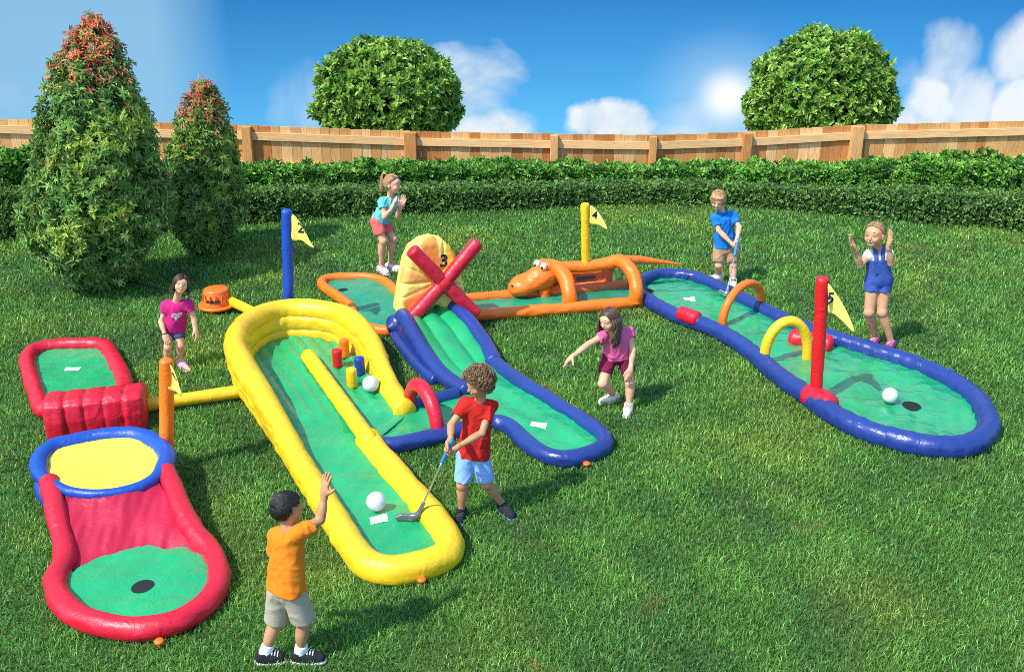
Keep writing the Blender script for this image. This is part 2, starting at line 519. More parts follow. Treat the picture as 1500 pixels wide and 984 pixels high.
tr = nd(nt, 'ShaderNodeBsdfTransparent'); mx = nd(nt, 'ShaderNodeMixShader')
b.inputs['Base Color'].default_value = (.03, .06, .07, 1); b.inputs['Roughness'].default_value = .7
mx.inputs[0].default_value = .13
nt.links.new(tr.outputs[0], mx.inputs[1]); nt.links.new(b.outputs[0], mx.inputs[2]); nt.links.new(mx.outputs[0], nt.nodes['Material Output'].inputs['Surface'])
M['net'] = m
m, nt, b = new_mat('dense_dark_net')
tr = nd(nt, 'ShaderNodeBsdfTransparent'); mx = nd(nt, 'ShaderNodeMixShader')
b.inputs['Base Color'].default_value = (.02, .03, .035, 1); b.inputs['Roughness'].default_value = .7
mx.inputs[0].default_value = .75
nt.links.new(tr.outputs[0], mx.inputs[1]); nt.links.new(b.outputs[0], mx.inputs[2]); nt.links.new(mx.outputs[0], nt.nodes['Material Output'].inputs['Surface'])
M['net2'] = m

# dimpled golf ball
m, nt, b = new_mat('dimpled_white_ball')
tc = nd(nt, 'ShaderNodeTexCoord'); vo = nd(nt, 'ShaderNodeTexVoronoi', i_Scale=95.0); bp = nd(nt, 'ShaderNodeBump')
bp.inputs['Strength'].default_value = .55; bp.inputs['Distance'].default_value = .004
nt.links.new(tc.outputs['Object'], vo.inputs['Vector']); nt.links.new(vo.outputs['Distance'], bp.inputs['Height']); nt.links.new(bp.outputs['Normal'], b.inputs['Normal'])
b.inputs['Base Color'].default_value = (.60, .61, .63, 1); b.inputs['Roughness'].default_value = .4
M['ball'] = m

def lay_on(V, d, target, lift):
    """drop points along d onto a mesh of the figure"""
    from mathutils.bvhtree import BVHTree
    me = target.data; org = np.array(root_of(target).location)
    n = len(me.vertices); co = np.zeros(n * 3); me.vertices.foreach_get('co', co)
    bv = BVHTree.FromPolygons([tuple(v) for v in co.reshape(-1, 3)], [tuple(q.vertices) for q in me.polygons])
    out = V.copy()
    for i, v in enumerate(V):
        h = bv.ray_cast(Vector(v - org - d * .3), Vector(d))
        if h[0] is not None: out[i] = np.array(h[0]) + org - d * lift
    return out


def glyph(txt, center, right, up, size, mat, parent, name='number', thick=.002, bold=.010, shear=.06, on=None):
    """a digit built as a solid mesh"""
    cu = bpy.data.curves.new('digit', 'FONT'); cu.body = txt; cu.size = 1.0; cu.extrude = .02; cu.offset = bold; cu.shear = shear
    cu.align_x = 'CENTER'; cu.resolution_u = 6
    ob = bpy.data.objects.new('digit', cu); COL.objects.link(ob)
    dg = bpy.context.evaluated_depsgraph_get(); dg.update()
    me = bpy.data.meshes.new_from_object(ob.evaluated_get(dg))
    n = len(me.vertices); v = np.zeros(n * 3); me.vertices.foreach_get('co', v); v = v.reshape(-1, 3)
    bpy.data.objects.remove(ob); bpy.data.curves.remove(cu)
    c = (v.max(0) + v.min(0)) / 2; hgt = v[:, 1].max() - v[:, 1].min()
    q = (v - c) / hgt * size
    right = nrm(right); up = nrm(up); out = np.cross(right, up)
    w = np.asarray(center) + q[:, :1] * right + q[:, 1:2] * up + np.sign(q[:, 2:3]) * thick * out
    if on is not None: w = lay_on(w, -out, on, .004)
    org = np.array(root_of(parent).location)
    me.vertices.foreach_set('co', (w - org).astype(np.float32).ravel()); me.update()
    me.materials.clear(); me.materials.append(mat); me.name = name
    o = bpy.data.objects.new(name, me); COL.objects.link(o); o.parent = parent
    return o
# ================================================================== the inflatable course
FOOT = []      # outlines on the lawn that carry no grass

def wob(X, Y, a=.006, sc=2.2, seed=3):
    p = np.stack([X, Y, 0 * X], 1)
    return a * noise(p, sc, seed) + a * .6 * noise(p, sc * 2.7, seed + 1)

def mat_under(parent, c):
    best = None
    for o in parent.children:
        if o.name.split('.')[0] in ('lane_mat', 'start_mat', 'putting_mat', 'end_mat'):
            q = np.zeros(len(o.data.vertices) * 3); o.data.vertices.foreach_get('co', q); q = q.reshape(-1, 3)[:, :2] + np.array(o.matrix_basis.translation)[:2] + np.array(parent.location)[:2]
            d = ((q - c[:2]) ** 2).sum(1).min()
            if best is None or d < best[0]: best = (d, o)
    return best[1]

def marker(px, py, z, parent, w=.15, d=.1, rot=0.0):
    c = G(px, py, z); R = np.array([[math.cos(rot), math.sin(rot), 0], [-math.sin(rot), math.cos(rot), 0], [0, 0, 1]])
    X, Y = np.meshgrid(np.linspace(-w / 2, w / 2, 9), np.linspace(-d / 2, d / 2, 7), indexing='ij')
    V = c + np.stack([X.ravel(), Y.ravel(), 0 * X.ravel() + .05], 1) @ R
    V = lay_on(V, np.array([0, 0, -1.0]), mat_under(parent, c), .004)
    q = [(i * 7 + j, (i + 1) * 7 + j, (i + 1) * 7 + j + 1, i * 7 + j + 1) for i in range(8) for j in range(6)]
    return part('start_marker', MB().add(V, q), M['white'], parent)

def hole(px, py, z, parent, r=.085):
    c = G(px, py, z); th = np.linspace(0, 2 * PI, 36, endpoint=False)
    V = np.vstack([c + np.stack([np.cos(th) * r * k, np.sin(th) * r * k, 0 * th + .05], 1) for k in (1, .75, .5, .25, .02)])
    V = lay_on(V, np.array([0, 0, -1.0]), mat_under(parent, c), .003)
    q = [(a * 36 + i, a * 36 + (i + 1) % 36, (a + 1) * 36 + (i + 1) % 36, (a + 1) * 36 + i) for a in range(4) for i in range(36)]
    return part('hole', MB().add(V, q), M['black'], parent)

def flag_on(base, top, r, mat, parent, polyx, num, numpx, numsize, name='flag_pole'):
    """inflated pole with a yellow pennant and its number; polyx in photo pixels"""
    pole = part(name, round_tube(base, top, r, 20, bulge=.5, wr=.06, seed=int(num)), mat, parent)
    Y = top[1]
    pts = np.array([P(x, y, Y) for x, y in polyx])
    k = len(pts); c = pts.mean(0)
    # a sheet with a soft fold: fine fan rings between the outline and its centre
    ring = catmull(pts, .02, closed=True); n = len(ring)
    x0 = pts[:, 0].min(); x1 = pts[:, 0].max()
    V = []; lv = np.linspace(1, 0.0, 7)[:-1]
    for t in lv: V.append(c + (ring - c) * t)
    V = np.vstack(V + [c[None]])
    V[:, 1] += -.05 - .30 * (V[:, 0] - x0) + .02 * np.sin((V[:, 0] - x0) / (x1 - x0 + 1e-6) * 5.0) + .012 * noise(V, 3.0, 40 + int(num))
    q = [(a * n + i, a * n + (i + 1) % n, (a + 1) * n + (i + 1) % n, (a + 1) * n + i) for a in range(len(lv) - 1) for i in range(n)]
    t = [((len(lv) - 1) * n + i, (len(lv) - 1) * n + (i + 1) % n, len(lv) * n) for i in range(n)]
    N = len(V); off = np.array([0, .004, 0])
    mb = MB().add(np.vstack([V, V + off]), q + [tuple(N + j for j in reversed(f)) for f in q] + [(i, N + i, N + (i + 1) % n, (i + 1) % n) for i in range(n)], t + [tuple(N + j for j in reversed(f)) for f in t])
    fl_ = part('flag', mb, M['flag'], pole)
    glyph(num, P(numpx[0], numpx[1], Y - .10 - .30 * (P(*numpx, Y)[0] - x0)), (1, -.30, 0), (0, 0, 1), numsize, M['ink'], pole, on=fl_)
    return pole

# ---------------------------------------------------------------- lane 1 : red with trampoline
c0 = G(180, 760)
lane1 = thing('inflatable_golf_lane', 'red inflatable lane with ribbed ramp, blue ring around a yellow trampoline and flag 1', 'golf lane', (c0[0], c0[1], 0), 'inflatable golf lanes')
zt = .085
pad = [(40, 530), (47, 516), (66, 509), (90, 506), (118, 505), (145, 505), (158, 511), (168, 528), (180, 550), (182, 572), (165, 592), (110, 600), (66, 600), (55, 582), (47, 560)]
pc = catmull(Gs(pad, zt), .03, True)
part('border_tube', tube(pc, .078, 20, True, wr=.09, seed=1), M['red'], lane1)
part('start_mat', floor_grid(pc, lambda X, Y: .075 + wob(X, Y)), M['mat'], lane1)
marker(106, 539, .085, lane1, .15, .07)
FOOT.append(pc)
# ramp
fl = G(60, 596, .34); fr = G(208, 580, .34)
ux = fr - fl; Wd_ = np.linalg.norm(ux); ux /= Wd_; uy = np.array([-ux[1], ux[0], 0]); 
s = SDF(np.minimum(fl, fr) - [.25, .25, .40], np.maximum(fl, fr) + [.25, .85, .18], .013)
w5 = Wd_ / 5
prof = [(-.02, .0), (-.03, .18), (-.005, .32), (.06, .36), (.28, .345), (.44, .28), (.54, .14), (.57, .02)]
for k in range(5):
    O = fl + ux * w5 * (k + .5); O[2] = 0
    sh = (k - 2) * .05
    s.prism(prof, O, uy - ux * sh * 2, np.array([0, 0, 1.0]), ux, w5 / 2 + .008, .05, .004)
s.bump(.002, 5, 61); s.bump(.0015, 15, 62)
part('ramp', s.mb(), M['red'], lane1)
FOOT.append(np.array([fl - ux * .05 - uy * .05, fr + ux * .05 - uy * .05, fr + ux * .05 + uy * .5, fl - ux * .05 + uy * .5]))
# trampoline ring
ZR = .27
ring = [(57, 690), (62, 668), (80, 655), (108, 648), (142, 641), (178, 638), (207, 640), (234, 654), (245, 672), (238, 690), (222, 705), (195, 716), (158, 723), (122, 723), (95, 718), (72, 706)]
rc = catmull(Gs(ring, ZR), .03, True)
ry_ = rc[:, 1]; rr_ = np.interp(ry_, [ry_.min(), ry_.min() + .22, ry_.min() + .36, ry_.max()], [.038, .05, .072, .076])
part('trampoline_ring', tube(rc, rr_, 20, True, wr=.08, seed=2), M['royal'], lane1)
low = rc.copy(); low[:, :2] += (rc[:, :2].mean(0) - low[:, :2]) * .09; low[:, 2] = .10
part('ring_base', tube(low, .10, 20, True, wr=.05, seed=3), M['royal'], lane1)
part('trampoline', floor_grid(rc, lambda X, Y: ZR + .02 - .03 * np.exp(-(((X - rc[:, 0].mean()) / .4) ** 2 + ((Y - rc[:, 1].mean()) / .35) ** 2)) + wob(X, Y, .004, 1.6)), M['yelsheet'], lane1)
FOOT.append(rc)
# slide side tubes, open loop
side = [(72, 706, .26), (80, 738, .22), (88, 775, .15), (96, 808, .10), (92, 828, .085), (82, 848, .08), (86, 873, .08), (106, 896, .08), (146, 914, .08), (205, 921, .08), (262, 909, .08), (306, 879, .08), (321, 845, .08), (312, 811, .09), (284, 778, .14), (262, 735, .21), (244, 690, .27)]
sc_ = catmull(Gs(side), .03)
part('border_tube', tube(sc_, np.interp(np.arange(len(sc_)), [0, 12, len(sc_) - 12, len(sc_)], [.075, .078, .078, .072]), 20, wr=.08, seed=4), M['red'], lane1)
lowp = np.array([p for p in sc_ if p[2] < .12])
FOOT.append(sc_)
# green pad
topg = [(106, 838), (120, 826), (150, 812), (190, 802), (215, 797), (240, 803), (275, 801), (300, 815)]
tg = Gs(topg, .085)
poly = np.vstack([lowp, catmull(tg[::-1], .03)])
part('putting_mat', floor_grid(poly, lambda X, Y: .08 + wob(X, Y, .008)), M['mat'], lane1)
hole(209, 857, .088, lane1, .075)
# red slope
A = catmull(Gs([(95, 716, .275), (158, 724, .275), (230, 700, .275)]), .02); 
m_ = np.array([G(98, 848, .05), G(150, 826, .05), G(215, 812, .05), G(260, 815, .05), G(306, 830, .05)]); B_ = catmull(m_, .02)
k = 60
def resamp(a, k):
    s_ = np.linspace(0, 1, len(a)); t_ = np.linspace(0, 1, k); return np.stack([np.interp(t_, s_, a[:, j]) for j in range(3)], 1)
def folds(V):
    return .010 * noise(V * [1.6, .45, 0], 2.4, 71) + .006 * noise(V * [2.0, .7, 0], 5, 72)
part('slide_sheet', loft(resamp(A, k), resamp(B_, k), 50, folds), M['redsheet'], lane1)
FOOT.append(np.vstack([A, B_[::-1]]))
pb = G(244, 662, .18); pt = P(244, 529, pb[1])
flag_on(pb, pt, .056, M['orange'], lane1, [(249, 531), (255, 535), (264, 549), (268, 561), (272, 572), (262, 571), (250, 567), (249, 550)], '1', (253, 553), .085)

# ---------------------------------------------------------------- lane 2 : yellow U with tall curved wall
c0 = G(500, 640)
lane2 = thing('inflatable_golf_lane', 'yellow U-shaped inflatable lane with tall rounded back wall, divider and blue pole flag 2', 'golf lane', (c0[0], c0[1], 0), 'inflatable golf lanes')
zb = .095
per = [(592, 601), (567, 563), (548, 535), (531, 515), (503, 497), (465, 488), (426, 487), (395, 493), (372, 505), (357, 522), (353, 545), (366, 572), (391, 607), (431, 666), (462, 716), (504, 782), (524, 811), (546, 829), (575, 834), (615, 829), (650, 815), (660, 799), (648, 775), (601, 717), (556, 666), (540, 643)]
pp = catmull(Gs(per, zb), .03)
rad2 = np.full(len(pp), .105)
part('border_tube', tube(pp, rad2, 22, wr=.08, seed=5), M['yellow'], lane2)
arc = np.linspace(0, 1, len(pp))
# find the stretch that carries the stacked wall
i0 = 0
iL = np.argmin(np.linalg.norm(pp - G(462, 716, zb), axis=1)); iR = 2
wall = pp[iR:iL]
sarr = np.linspace(0, 1, len(wall))
rise = np.minimum(1, sarr / .30) * np.minimum(1, (1 - sarr) / .36)
rise = rise * rise * (3 - 2 * rise)
for lev, (dz, rr) in enumerate([(.130, .118), (.255, .114)]):
    w = wall.copy(); w[:, 2] += dz * rise - .01 * (1 - rise)
    # the wall leans outwards a little
    cen = pp.mean(0)
    out = w - G(450, 560, zb); out[:, 2] = 0; out /= np.linalg.norm(out, axis=1)[:, None]
    w += out * (.015 * (lev + 1) * rise)[:, None]
    part('wall_tube', tube(w, rr * (.75 + .25 * rise), 22, wr=.09, seed=6 + lev), M['yellow'], lane2)
FOOT.append(pp)
ax = nrm(G(600, 800) - G(400, 520)); sx = np.array([-ax[1], ax[0], 0])
o2 = G(400, 560)
def ribs(X, Y):
    p = np.stack([X, Y, 0 * X], 1) - o2
    a = p @ ax; c_ = p @ sx
    d = np.clip((1.35 - a) / .5, 0, 1)          # ribs fade out towards the tee
    return .07 + .028 * d * np.abs(np.sin(c_ * PI / .125)) ** .6 + wob(X, Y, .007)
part('lane_mat', floor_grid(pp, ribs, .022), M['mat'], lane2)
dv = catmull(Gs([(452, 522), (470, 549), (497, 585), (520, 617), (541, 645)], .15), .02)
part('divider_tube', round_tube(dv[0], dv[-1], .075, 20, bulge=.9, wr=.05, seed=9), M['yellow'], lane2)
for (px, py, col, nm) in ((505, 521, 'orange', 'orange'), (495, 536, 'scarlet', 'red'), (527.5, 548, 'blue', 'blue'), (516, 565, 'yellow', 'yellow')):
    b_ = G(px, py, .09)
    part('obstacle_post', round_tube(b_, b_ + np.array([0, 0, .17]), .05, 18, .35, .03, seed=px), M[col], lane2, label=nm + ' inflated obstacle post')
marker(555, 759, .085, lane2, .13, .09, .25)
pb = G(420, 470, .15); pb[1] += .12; pt = P(420, 310, pb[1])
flag_on(pb, pt, .06, M['royal'], lane2, [(429, 313), (437, 318), (449, 335), (457, 349), (464, 358), (454, 355), (443, 350), (430, 349), (429, 330)], '2', (437, 335), .115)

# ---------------------------------------------------------------- lane 3 : blue windmill lane
c0 = G(740, 570)
lane3 = thing('inflatable_golf_lane', 'blue inflatable lane with sloping ribbed ramp, yellow windmill with red cross blades and red arch', 'golf lane', (c0[0], c0[1], 0), 'inflatable golf lanes')
zl = .075; r3 = .066
# connector and lower lane outlines
up_c = catmull(Gs([(592, 598), (615, 592), (645, 584), (668, 577)], zl), .03)
part('connector_tube', tube(up_c, .068, 18, wr=.06, seed=12), M['navy'], lane3)
lowr = catmull(Gs([(548, 648), (572, 652), (614, 645), (652, 635), (690, 627), (722, 619), (745, 624), (768, 645), (795, 664), (822, 672), (850, 669), (880, 657), (886, 645), (868, 625), (812, 590), (755, 554), (724, 530)], zl), .03)
part('border_tube', tube(lowr, .074, 20, wr=.08, seed=13), M['navy'], lane3)
ZTOP = .26
rt = catmull(Gs([(724, 530, zl), (710, 503, .13), (688, 473, .22), (667, 452, .27), (655, 442, .27)]), .025)
part('ramp_tube', tube(rt, .085, 20, wr=.06, seed=14), M['navy'], lane3)
lt = catmull(Gs([(590, 462, .27), (597, 473, .27), (608, 493, .22), (626, 523, .15), (643, 545, .10), (663, 561, zl), (684, 572, zl)]), .025)
part('ramp_tube', tube(lt, .085, 20, wr=.06, seed=15), M['navy'], lane3)
# outer blue skirt of the raised ramp
sk = lt[:int(len(lt) * .8)]
lo_ = sk.copy(); lo_[:, 2] = .03; lo_ += np.array([-.09, -.02, 0])
hi_ = sk.copy(); hi_ += np.array([-.075, -.02, -.02])
part('ramp_skirt', loft(hi_, lo_, 14, lambda V: .0 * V[:, 0]), M['navy'], lane3)
low_t = lo_.copy(); low_t[:, 2] = .06
part('skirt_tube', tube(low_t, .062, 16, wr=.06, seed=16), M['navy'], lane3)
back_l = G(574, 470, .22)
part('ramp_shoulder', round_tube(G(578, 478, .14), G(606, 470, .14), .13, 20, .6, .05, seed=17), M['navy'], lane3)
sk2 = rt[int(len(rt) * .15):]; lo2 = sk2.copy(); lo2[:, 2] = .03; lo2 += np.array([.09, -.01, 0]); hi2 = sk2 + np.array([.075, -.01, -.02])
part('ramp_skirt', loft(hi2, lo2, 14), M['navy'], lane3)
# ramp sheet with three ribs
A = resamp(lt[::-1], 70); B_ = resamp(rt, 70)
nn = 60; tt = np.tile(np.linspace(0, 1, nn), 70)
def ramp_z(V):
    fd = np.repeat(np.clip((np.linspace(0, 1, 70) - .02) / .22, 0, 1), nn)
    return -.018 - .012 * fd + .045 * fd * np.abs(np.sin(tt * PI * 3)) ** .7 + .006 * noise(V * [1, 1, .2], 3.5, 75) + .008 * fd * np.abs(np.sin(V[:, 1] * 8))
part('ramp_sheet', loft(A, B_, nn, ramp_z), M['mat'], lane3)
FOOT.append(np.vstack([lo_[:, :3], lt[int(len(lt) * .8):], ]).tolist() + [list(p) for p in rt] )
# flat part
fl3 = np.vstack([catmull(Gs([(545, 640), (592, 599)], zl), .05), up_c, lt[-6:], rt[:4], lowr[::-1]])
FOOT.append(fl3)
stripe = nrm(G(840, 640) - G(700, 545)); sxx = np.array([-stripe[1], stripe[0], 0])
def flat3(X, Y):
    c_ = np.stack([X, Y, 0 * X], 1) @ sxx
    return .066 + .008 * np.sin(c_ * 38) * (Y < G(0, 565)[1]) * 1.0 + wob(X, Y, .006)
part('lane_mat', floor_grid(fl3, lambda X, Y: .064 + wob(X, Y, .008, 2.6) + .004 * np.sin((np.stack([X, Y, 0 * X], 1) @ sxx) * 30)), M['mat'], lane3)
sm = catmull(np.vstack([pp[-1], (pp[-1] + pp[0]) / 2 + [0, 0, .0], pp[0]]), .02); sm[:, 2] = .072
part('seam_strip', tube(sm, .05, 14, squash=.17), M['mat'], lane3)
marker(789, 621, .078, lane3, .14, .09, -.2)
hole(672, 606, .078, lane3, .06)
# red arch over the connector
a0 = G(601, 592, .10); a1 = G(641, 634, .08); mid = (a0 + a1) / 2
H_ = .30
th = np.linspace(PI * -.08, PI * 1.02, 30)
arch = np.array([mid + (a0 - a1) / 2 * math.cos(t) * (1.0) + np.array([0, 0, H_ * max(-.2, math.sin(t))]) for t in th])
part('arch', tube(arch, .062, 18, wr=.05, seed=18), M['red'], lane3)
# windmill body
hub = P(649, 413, G(630, 455, ZTOP)[1] - .02)
Yw = hub[1] + .22
U = nrm(np.array([1, .34, 0])); Wn = nrm(np.cross(U, [0, 0, 1]))      # Wn faces the camera side
V_ = nrm(np.array([.0, .05, 1.0])); Wn = nrm(np.cross(U, V_))
Ow = hub - Wn * .20
def onw(px, py):
    d = ray(px, py); t = ((Ow - EYE) @ Wn) / (d @ Wn); q = EYE + d * t - Ow
    return (q @ U, q @ V_)
outl = [(578, 452), (580, 436), (585, 410), (591, 378), (599, 360), (614, 349), (630, 345), (645, 348), (657, 358), (665, 372), (671, 398), (677, 430), (681, 456), (672, 463), (656, 463), (647, 452), (638, 443), (627, 447), (618, 462), (606, 471), (594, 471), (584, 464)]
wp = [onw(*q) for q in outl]
s = SDF(Ow - np.array([.75, .6, .7]), Ow + np.array([.75, .6, .85]), .011)
s.prism(wp, Ow, U, V_, Wn, .15, .075)
s.bump(.003, 3, 81); s.bump(.002, 13, 82)
wm = s.mb()
v = wm.v[0] - Ow; a = np.degrees(np.arctan2(v @ V_, v @ U)) % 360; rr = np.hypot(v @ U, v @ V_)
front = (v @ Wn) > .02
def pet(c, w): 
    d = np.abs((a - c + 180) % 360 - 180); return np.clip((w - d) / 1.6, 0, 1) * np.clip((rr - .10) / .02, 0, 1) * np.clip((.50 - rr) / .03, 0, 1) * front
colr = np.tile(np.array([.88, .66, .13]), (len(v), 1))
for c_, w_, cc in ((106, 13, (.84, .27, .05)), (168, 13, (.86, .40, .09)), (214, 13, (.82, .27, .05)), (62, 20, (.88, .55, .04)), (20, 16, (.82, .30, .04)), (322, 14, (.82, .30, .04))):
    k_ = pet(c_, w_)[:, None]; colr = colr * (1 - k_) + np.array(cc) * k_
grv = np.zeros(len(v))
for c_ in (84, 40, 4, 340, 305, 255, 228, 200, 181, 155, 128):
    d_ = np.abs((a - c_ + 180) % 360 - 180) * PI / 180 * np.maximum(rr, .05); grv += np.exp(-(d_ / .016) ** 2)
wm.v[0] = wm.v[0] - np.outer(grv * .016 * front * np.clip(rr / .1, 0, 1), Wn)
wm.c.append(colr)
M['windmill'] = attr_mat('printed_yellow_nylon', .42, bump=.3, scale=14)
body = part('windmill_body', wm, M['windmill'], lane3)
q3 = onw(644, 377); glyph('3', Ow + U * q3[0] + V_ * q3[1] + Wn * .16, U, V_, .14, M['ink'], body, bold=.025, on=body)
hubf = Ow + Wn * .235
mbb = MB()
def onp(px, py, O):
    d = ray(px, py); t = ((O - EYE) @ Wn) / (d @ Wn); return EYE + d * t
e1, e2, e3, e4 = [onp(x, y, hubf) for x, y in ((604, 367), (699, 356), (601, 468), (696, 459))]
rot = part('windmill_blades', ellipsoid(hubf, np.array([U, V_, Wn]), (.105, .105, .085), nu=24, nv=16), M['scarlet'], lane3)
for e in (e1, e2, e3, e4):
    part('blade', round_tube(hubf, e, .076, 20, .35, .04, seed=int(e[0] * 10) % 7), M['red'], rot)
part('blade_axle', round_tube(Ow + Wn * .1, hubf, .06, 16, .2), M['scarlet'], lane3)

# ---------------------------------------------------------------- lane 4 : orange lizard lane
c0 = G(760, 445)
lane4 = thing('inflatable_golf_lane', 'orange inflatable lane with long-snouted lizard tunnel, yellow pole flag 4 and end bed behind windmill', 'golf lane', (c0[0], c0[1], 0), 'inflatable golf lanes')
zo = .07
e_out = catmull(Gs([(592, 438), (581, 427), (566, 414), (551, 408), (526, 405.5), (500, 406), (480, 408.5), (471, 413), (476, 421), (496, 435), (513, 448), (517, 459), (521, 470), (533, 478), (560, 484), (580, 484)], zo), .025)
part('border_tube', tube(e_out, .058, 18, wr=.07, seed=21), M['orange'], lane4)
part('end_mat', floor_grid(e_out, lambda X, Y: .06 + wob(X, Y, .007, 3)), M['matblue'], lane4)
hole(502, 423, .068, lane4, .062)
FOOT.append(e_out)
front = catmull(Gs([(684, 463), (730, 459.5), (780, 455.5), (828, 452), (870, 448), (905, 445), (938, 441)], .075), .03)
rear = catmull(Gs([(680, 438), (720, 434), (760, 431), (800, 428), (850, 424), (905, 418), (938, 414)], .07), .03)
part('border_tube', tube(front, .07, 18, wr=.08, seed=22), M['orange'], lane4)
part('border_tube', tube(rear, .062, 18, wr=.08, seed=23), M['orange'], lane4)
fl4 = np.vstack([front, rear[::-1]])
part('lane_mat', floor_grid(fl4, lambda X, Y: .058 + wob(X, Y, .006, 3)), M['matblue'], lane4)
FOOT.append(fl4)
# body: spine beam, two arches, tail, far panel with net window
Yf = G(833, 455)[1] + .03; Yr = G(840, 422)[1]; Ym = (Yf + Yr) / 2
def PT(px, py, Y): return P(px, py, Y)
Yb = Ym + .02
spine = catmull(np.array([PT(806, 392, Yb), PT(825, 391, Yb), PT(860, 390, Yb), PT(888, 386, Yb + .03), PT(905, 382, Yb + .05), PT(918, 384, Yb + .08)]), .02)
part('lizard_back', tube(spine, np.interp(np.linspace(0, 1, len(spine)), [0, .3, .8, 1], [.07, .066, .075, .085]), 20, wr=.06, seed=24), M['orange'], lane4)
fa = catmull(np.array([PT(806, 389, Yb + .02), PT(818, 394, Ym - .08), PT(829, 409, (Ym + Yf) / 2 - .05), PT(834, 430, Yf), PT(835, 452, Yf)]), .02)
part('front_leg', tube(fa, np.interp(np.linspace(0, 1, len(fa)), [0, .4, 1], [.08, .09, .086]), 22, wr=.06, seed=25), M['orange'], lane4)
ra = catmull(np.array([PT(902, 382, Yb + .06), PT(916, 387, Ym - .05), PT(928, 404, (Ym + Yf) / 2 - .02), PT(932, 424, Yf + .03), PT(932, 441, Yf + .03)]), .02)
part('rear_leg', tube(ra, np.interp(np.linspace(0, 1, len(ra)), [0, .4, 1], [.072, .082, .078]), 22, wr=.06, seed=26), M['orange'], lane4)
fb = catmull(np.array([PT(806, 389, Yb), PT(806, 396, Yr - .12), PT(807, 410, Yr), PT(806, 428, Yr)]), .02)
part('front_leg', tube(fb, .085, 18, wr=.05, seed=27), M['orange'], lane4)
rb = catmull(np.array([PT(896, 384, Yb + .06), PT(893, 388, Yr - .1), PT(889, 400, Yr), PT(884, 421, Yr)]), .02)
part('rear_leg', tube(rb, .08, 18, wr=.05, seed=28), M['orange'], lane4)
bel = catmull(np.array([PT(800, 424, Yr), PT(840, 420, Yr), PT(884, 415, Yr)]), .02)
part('lizard_flank', tube(bel, .085, 16, wr=.05, seed=29), M['orange'], lane4)
bel2 = catmull(np.array([PT(806, 398, Yr - .05), PT(846, 397, Yr - .05), PT(890, 392, Yr - .05)]), .02)
part('lizard_flank', tube(bel2, .07, 16, wr=.05, seed=30), M['orange'], lane4)
for x_, y0_, y1_ in ((838, 397, 421), (878, 393, 416)):
    part('lizard_flank', round_tube(PT(x_, y0_, Yr - .03), PT(x_, y1_, Yr), .055, 16, .3, .04), M['orange'], lane4)
pn = plate([PT(836, 400, Yr), PT(876, 397, Yr), PT(873, 412, Yr), PT(838, 416, Yr)], .006)
part('net_window', pn, M['net2'], lane4, smooth=False)
pn = plate([PT(842, 402, Yf + .02), PT(918, 394, Yf + .03), PT(920, 437, Yf + .03), PT(842, 447, Yf + .02)], .004)
part('net_window', pn, M['net'], lane4, smooth=False)
tl = catmull(np.array([PT(912, 383, Yb + .08), PT(940, 381, Yb + .2), PT(970, 384, Yb + .3), PT(1002, 388, Yb + .38)]), .02)
part('tail', tube(tl, np.linspace(.07, .006, len(tl)), 16, wr=.05, seed=31), M['orange'], lane4)
# head
hc = PT(781, 411, Ym - .04); hd = nrm(PT(753, 418, Ym - .10) - PT(810, 401, Ym)); hu = nrm(np.array([0, -.15, 1]) - hd * np.dot([0, -.15, 1], hd)); hs_ = np.cross(hd, hu)
s = SDF(hc - .5, hc + np.array([.5, .5, .4]), .0115)
s.ell(hc + hd * .13 - hu * .02, np.array([hd, hs_, hu]), (.18, .16, .118), .05)
s.ell(hc - hd * .10 + hu * .01, np.array([hd, hs_, hu]), (.20, .15, .145), .06)
s.cone(hc - hd * .15, PT(812, 396, Yb), .10, .075, .05)
s.bump(.004, 4, 91); s.bump(.002, 14, 92)
hd_o = part('lizard_head', s.mb(), M['orange'], lane4)
for dx in (-.08, .08):
    nb = hc + hd * .265 + hs_ * dx * .8 + hu * .05
    part('nostril', ellipsoid(nb, np.array([hd, hs_, hu]), (.02, .014, .01)), M['dark'], hd_o)
for (px, py, dy) in ((789, 386.5, .06), (799, 390, -.06)):
    ec = PT(px, py, Ym + dy)
    eo = part('eye_bulge', ellipsoid(ec + np.array([.045, .03, -.012]), np.array([hd, hs_, hu]), (.095, .062, .066), nu=20, nv=14), M['orange'], hd_o)
    part('eye', ellipsoid(ec + np.array([-.022, -.035, .012]), I3, (.040, .040, .048)), M['white'], hd_o)
    part('pupil', ellipsoid(ec + np.array([-.040, -.060, .0]), I3, (.017, .016, .022)), M['dark'], hd_o)
ft = PT(790, 432, Ym - .02)
part('chin_support', round_tube(PT(797, 436, Ym - .05), PT(797, 424, Ym - .05), .075, 16, .4, .04), M['orange'], lane4)
pb = PT(858, 384, Yb); pt = PT(857, 300, Yb)
flag_on(pb, pt, .052, M['yellow'], lane4, [(864, 300), (871, 304), (881, 316), (886, 325), (889, 333), (876, 327), (864, 326), (864, 312)], '4', (869.5, 317), .09)

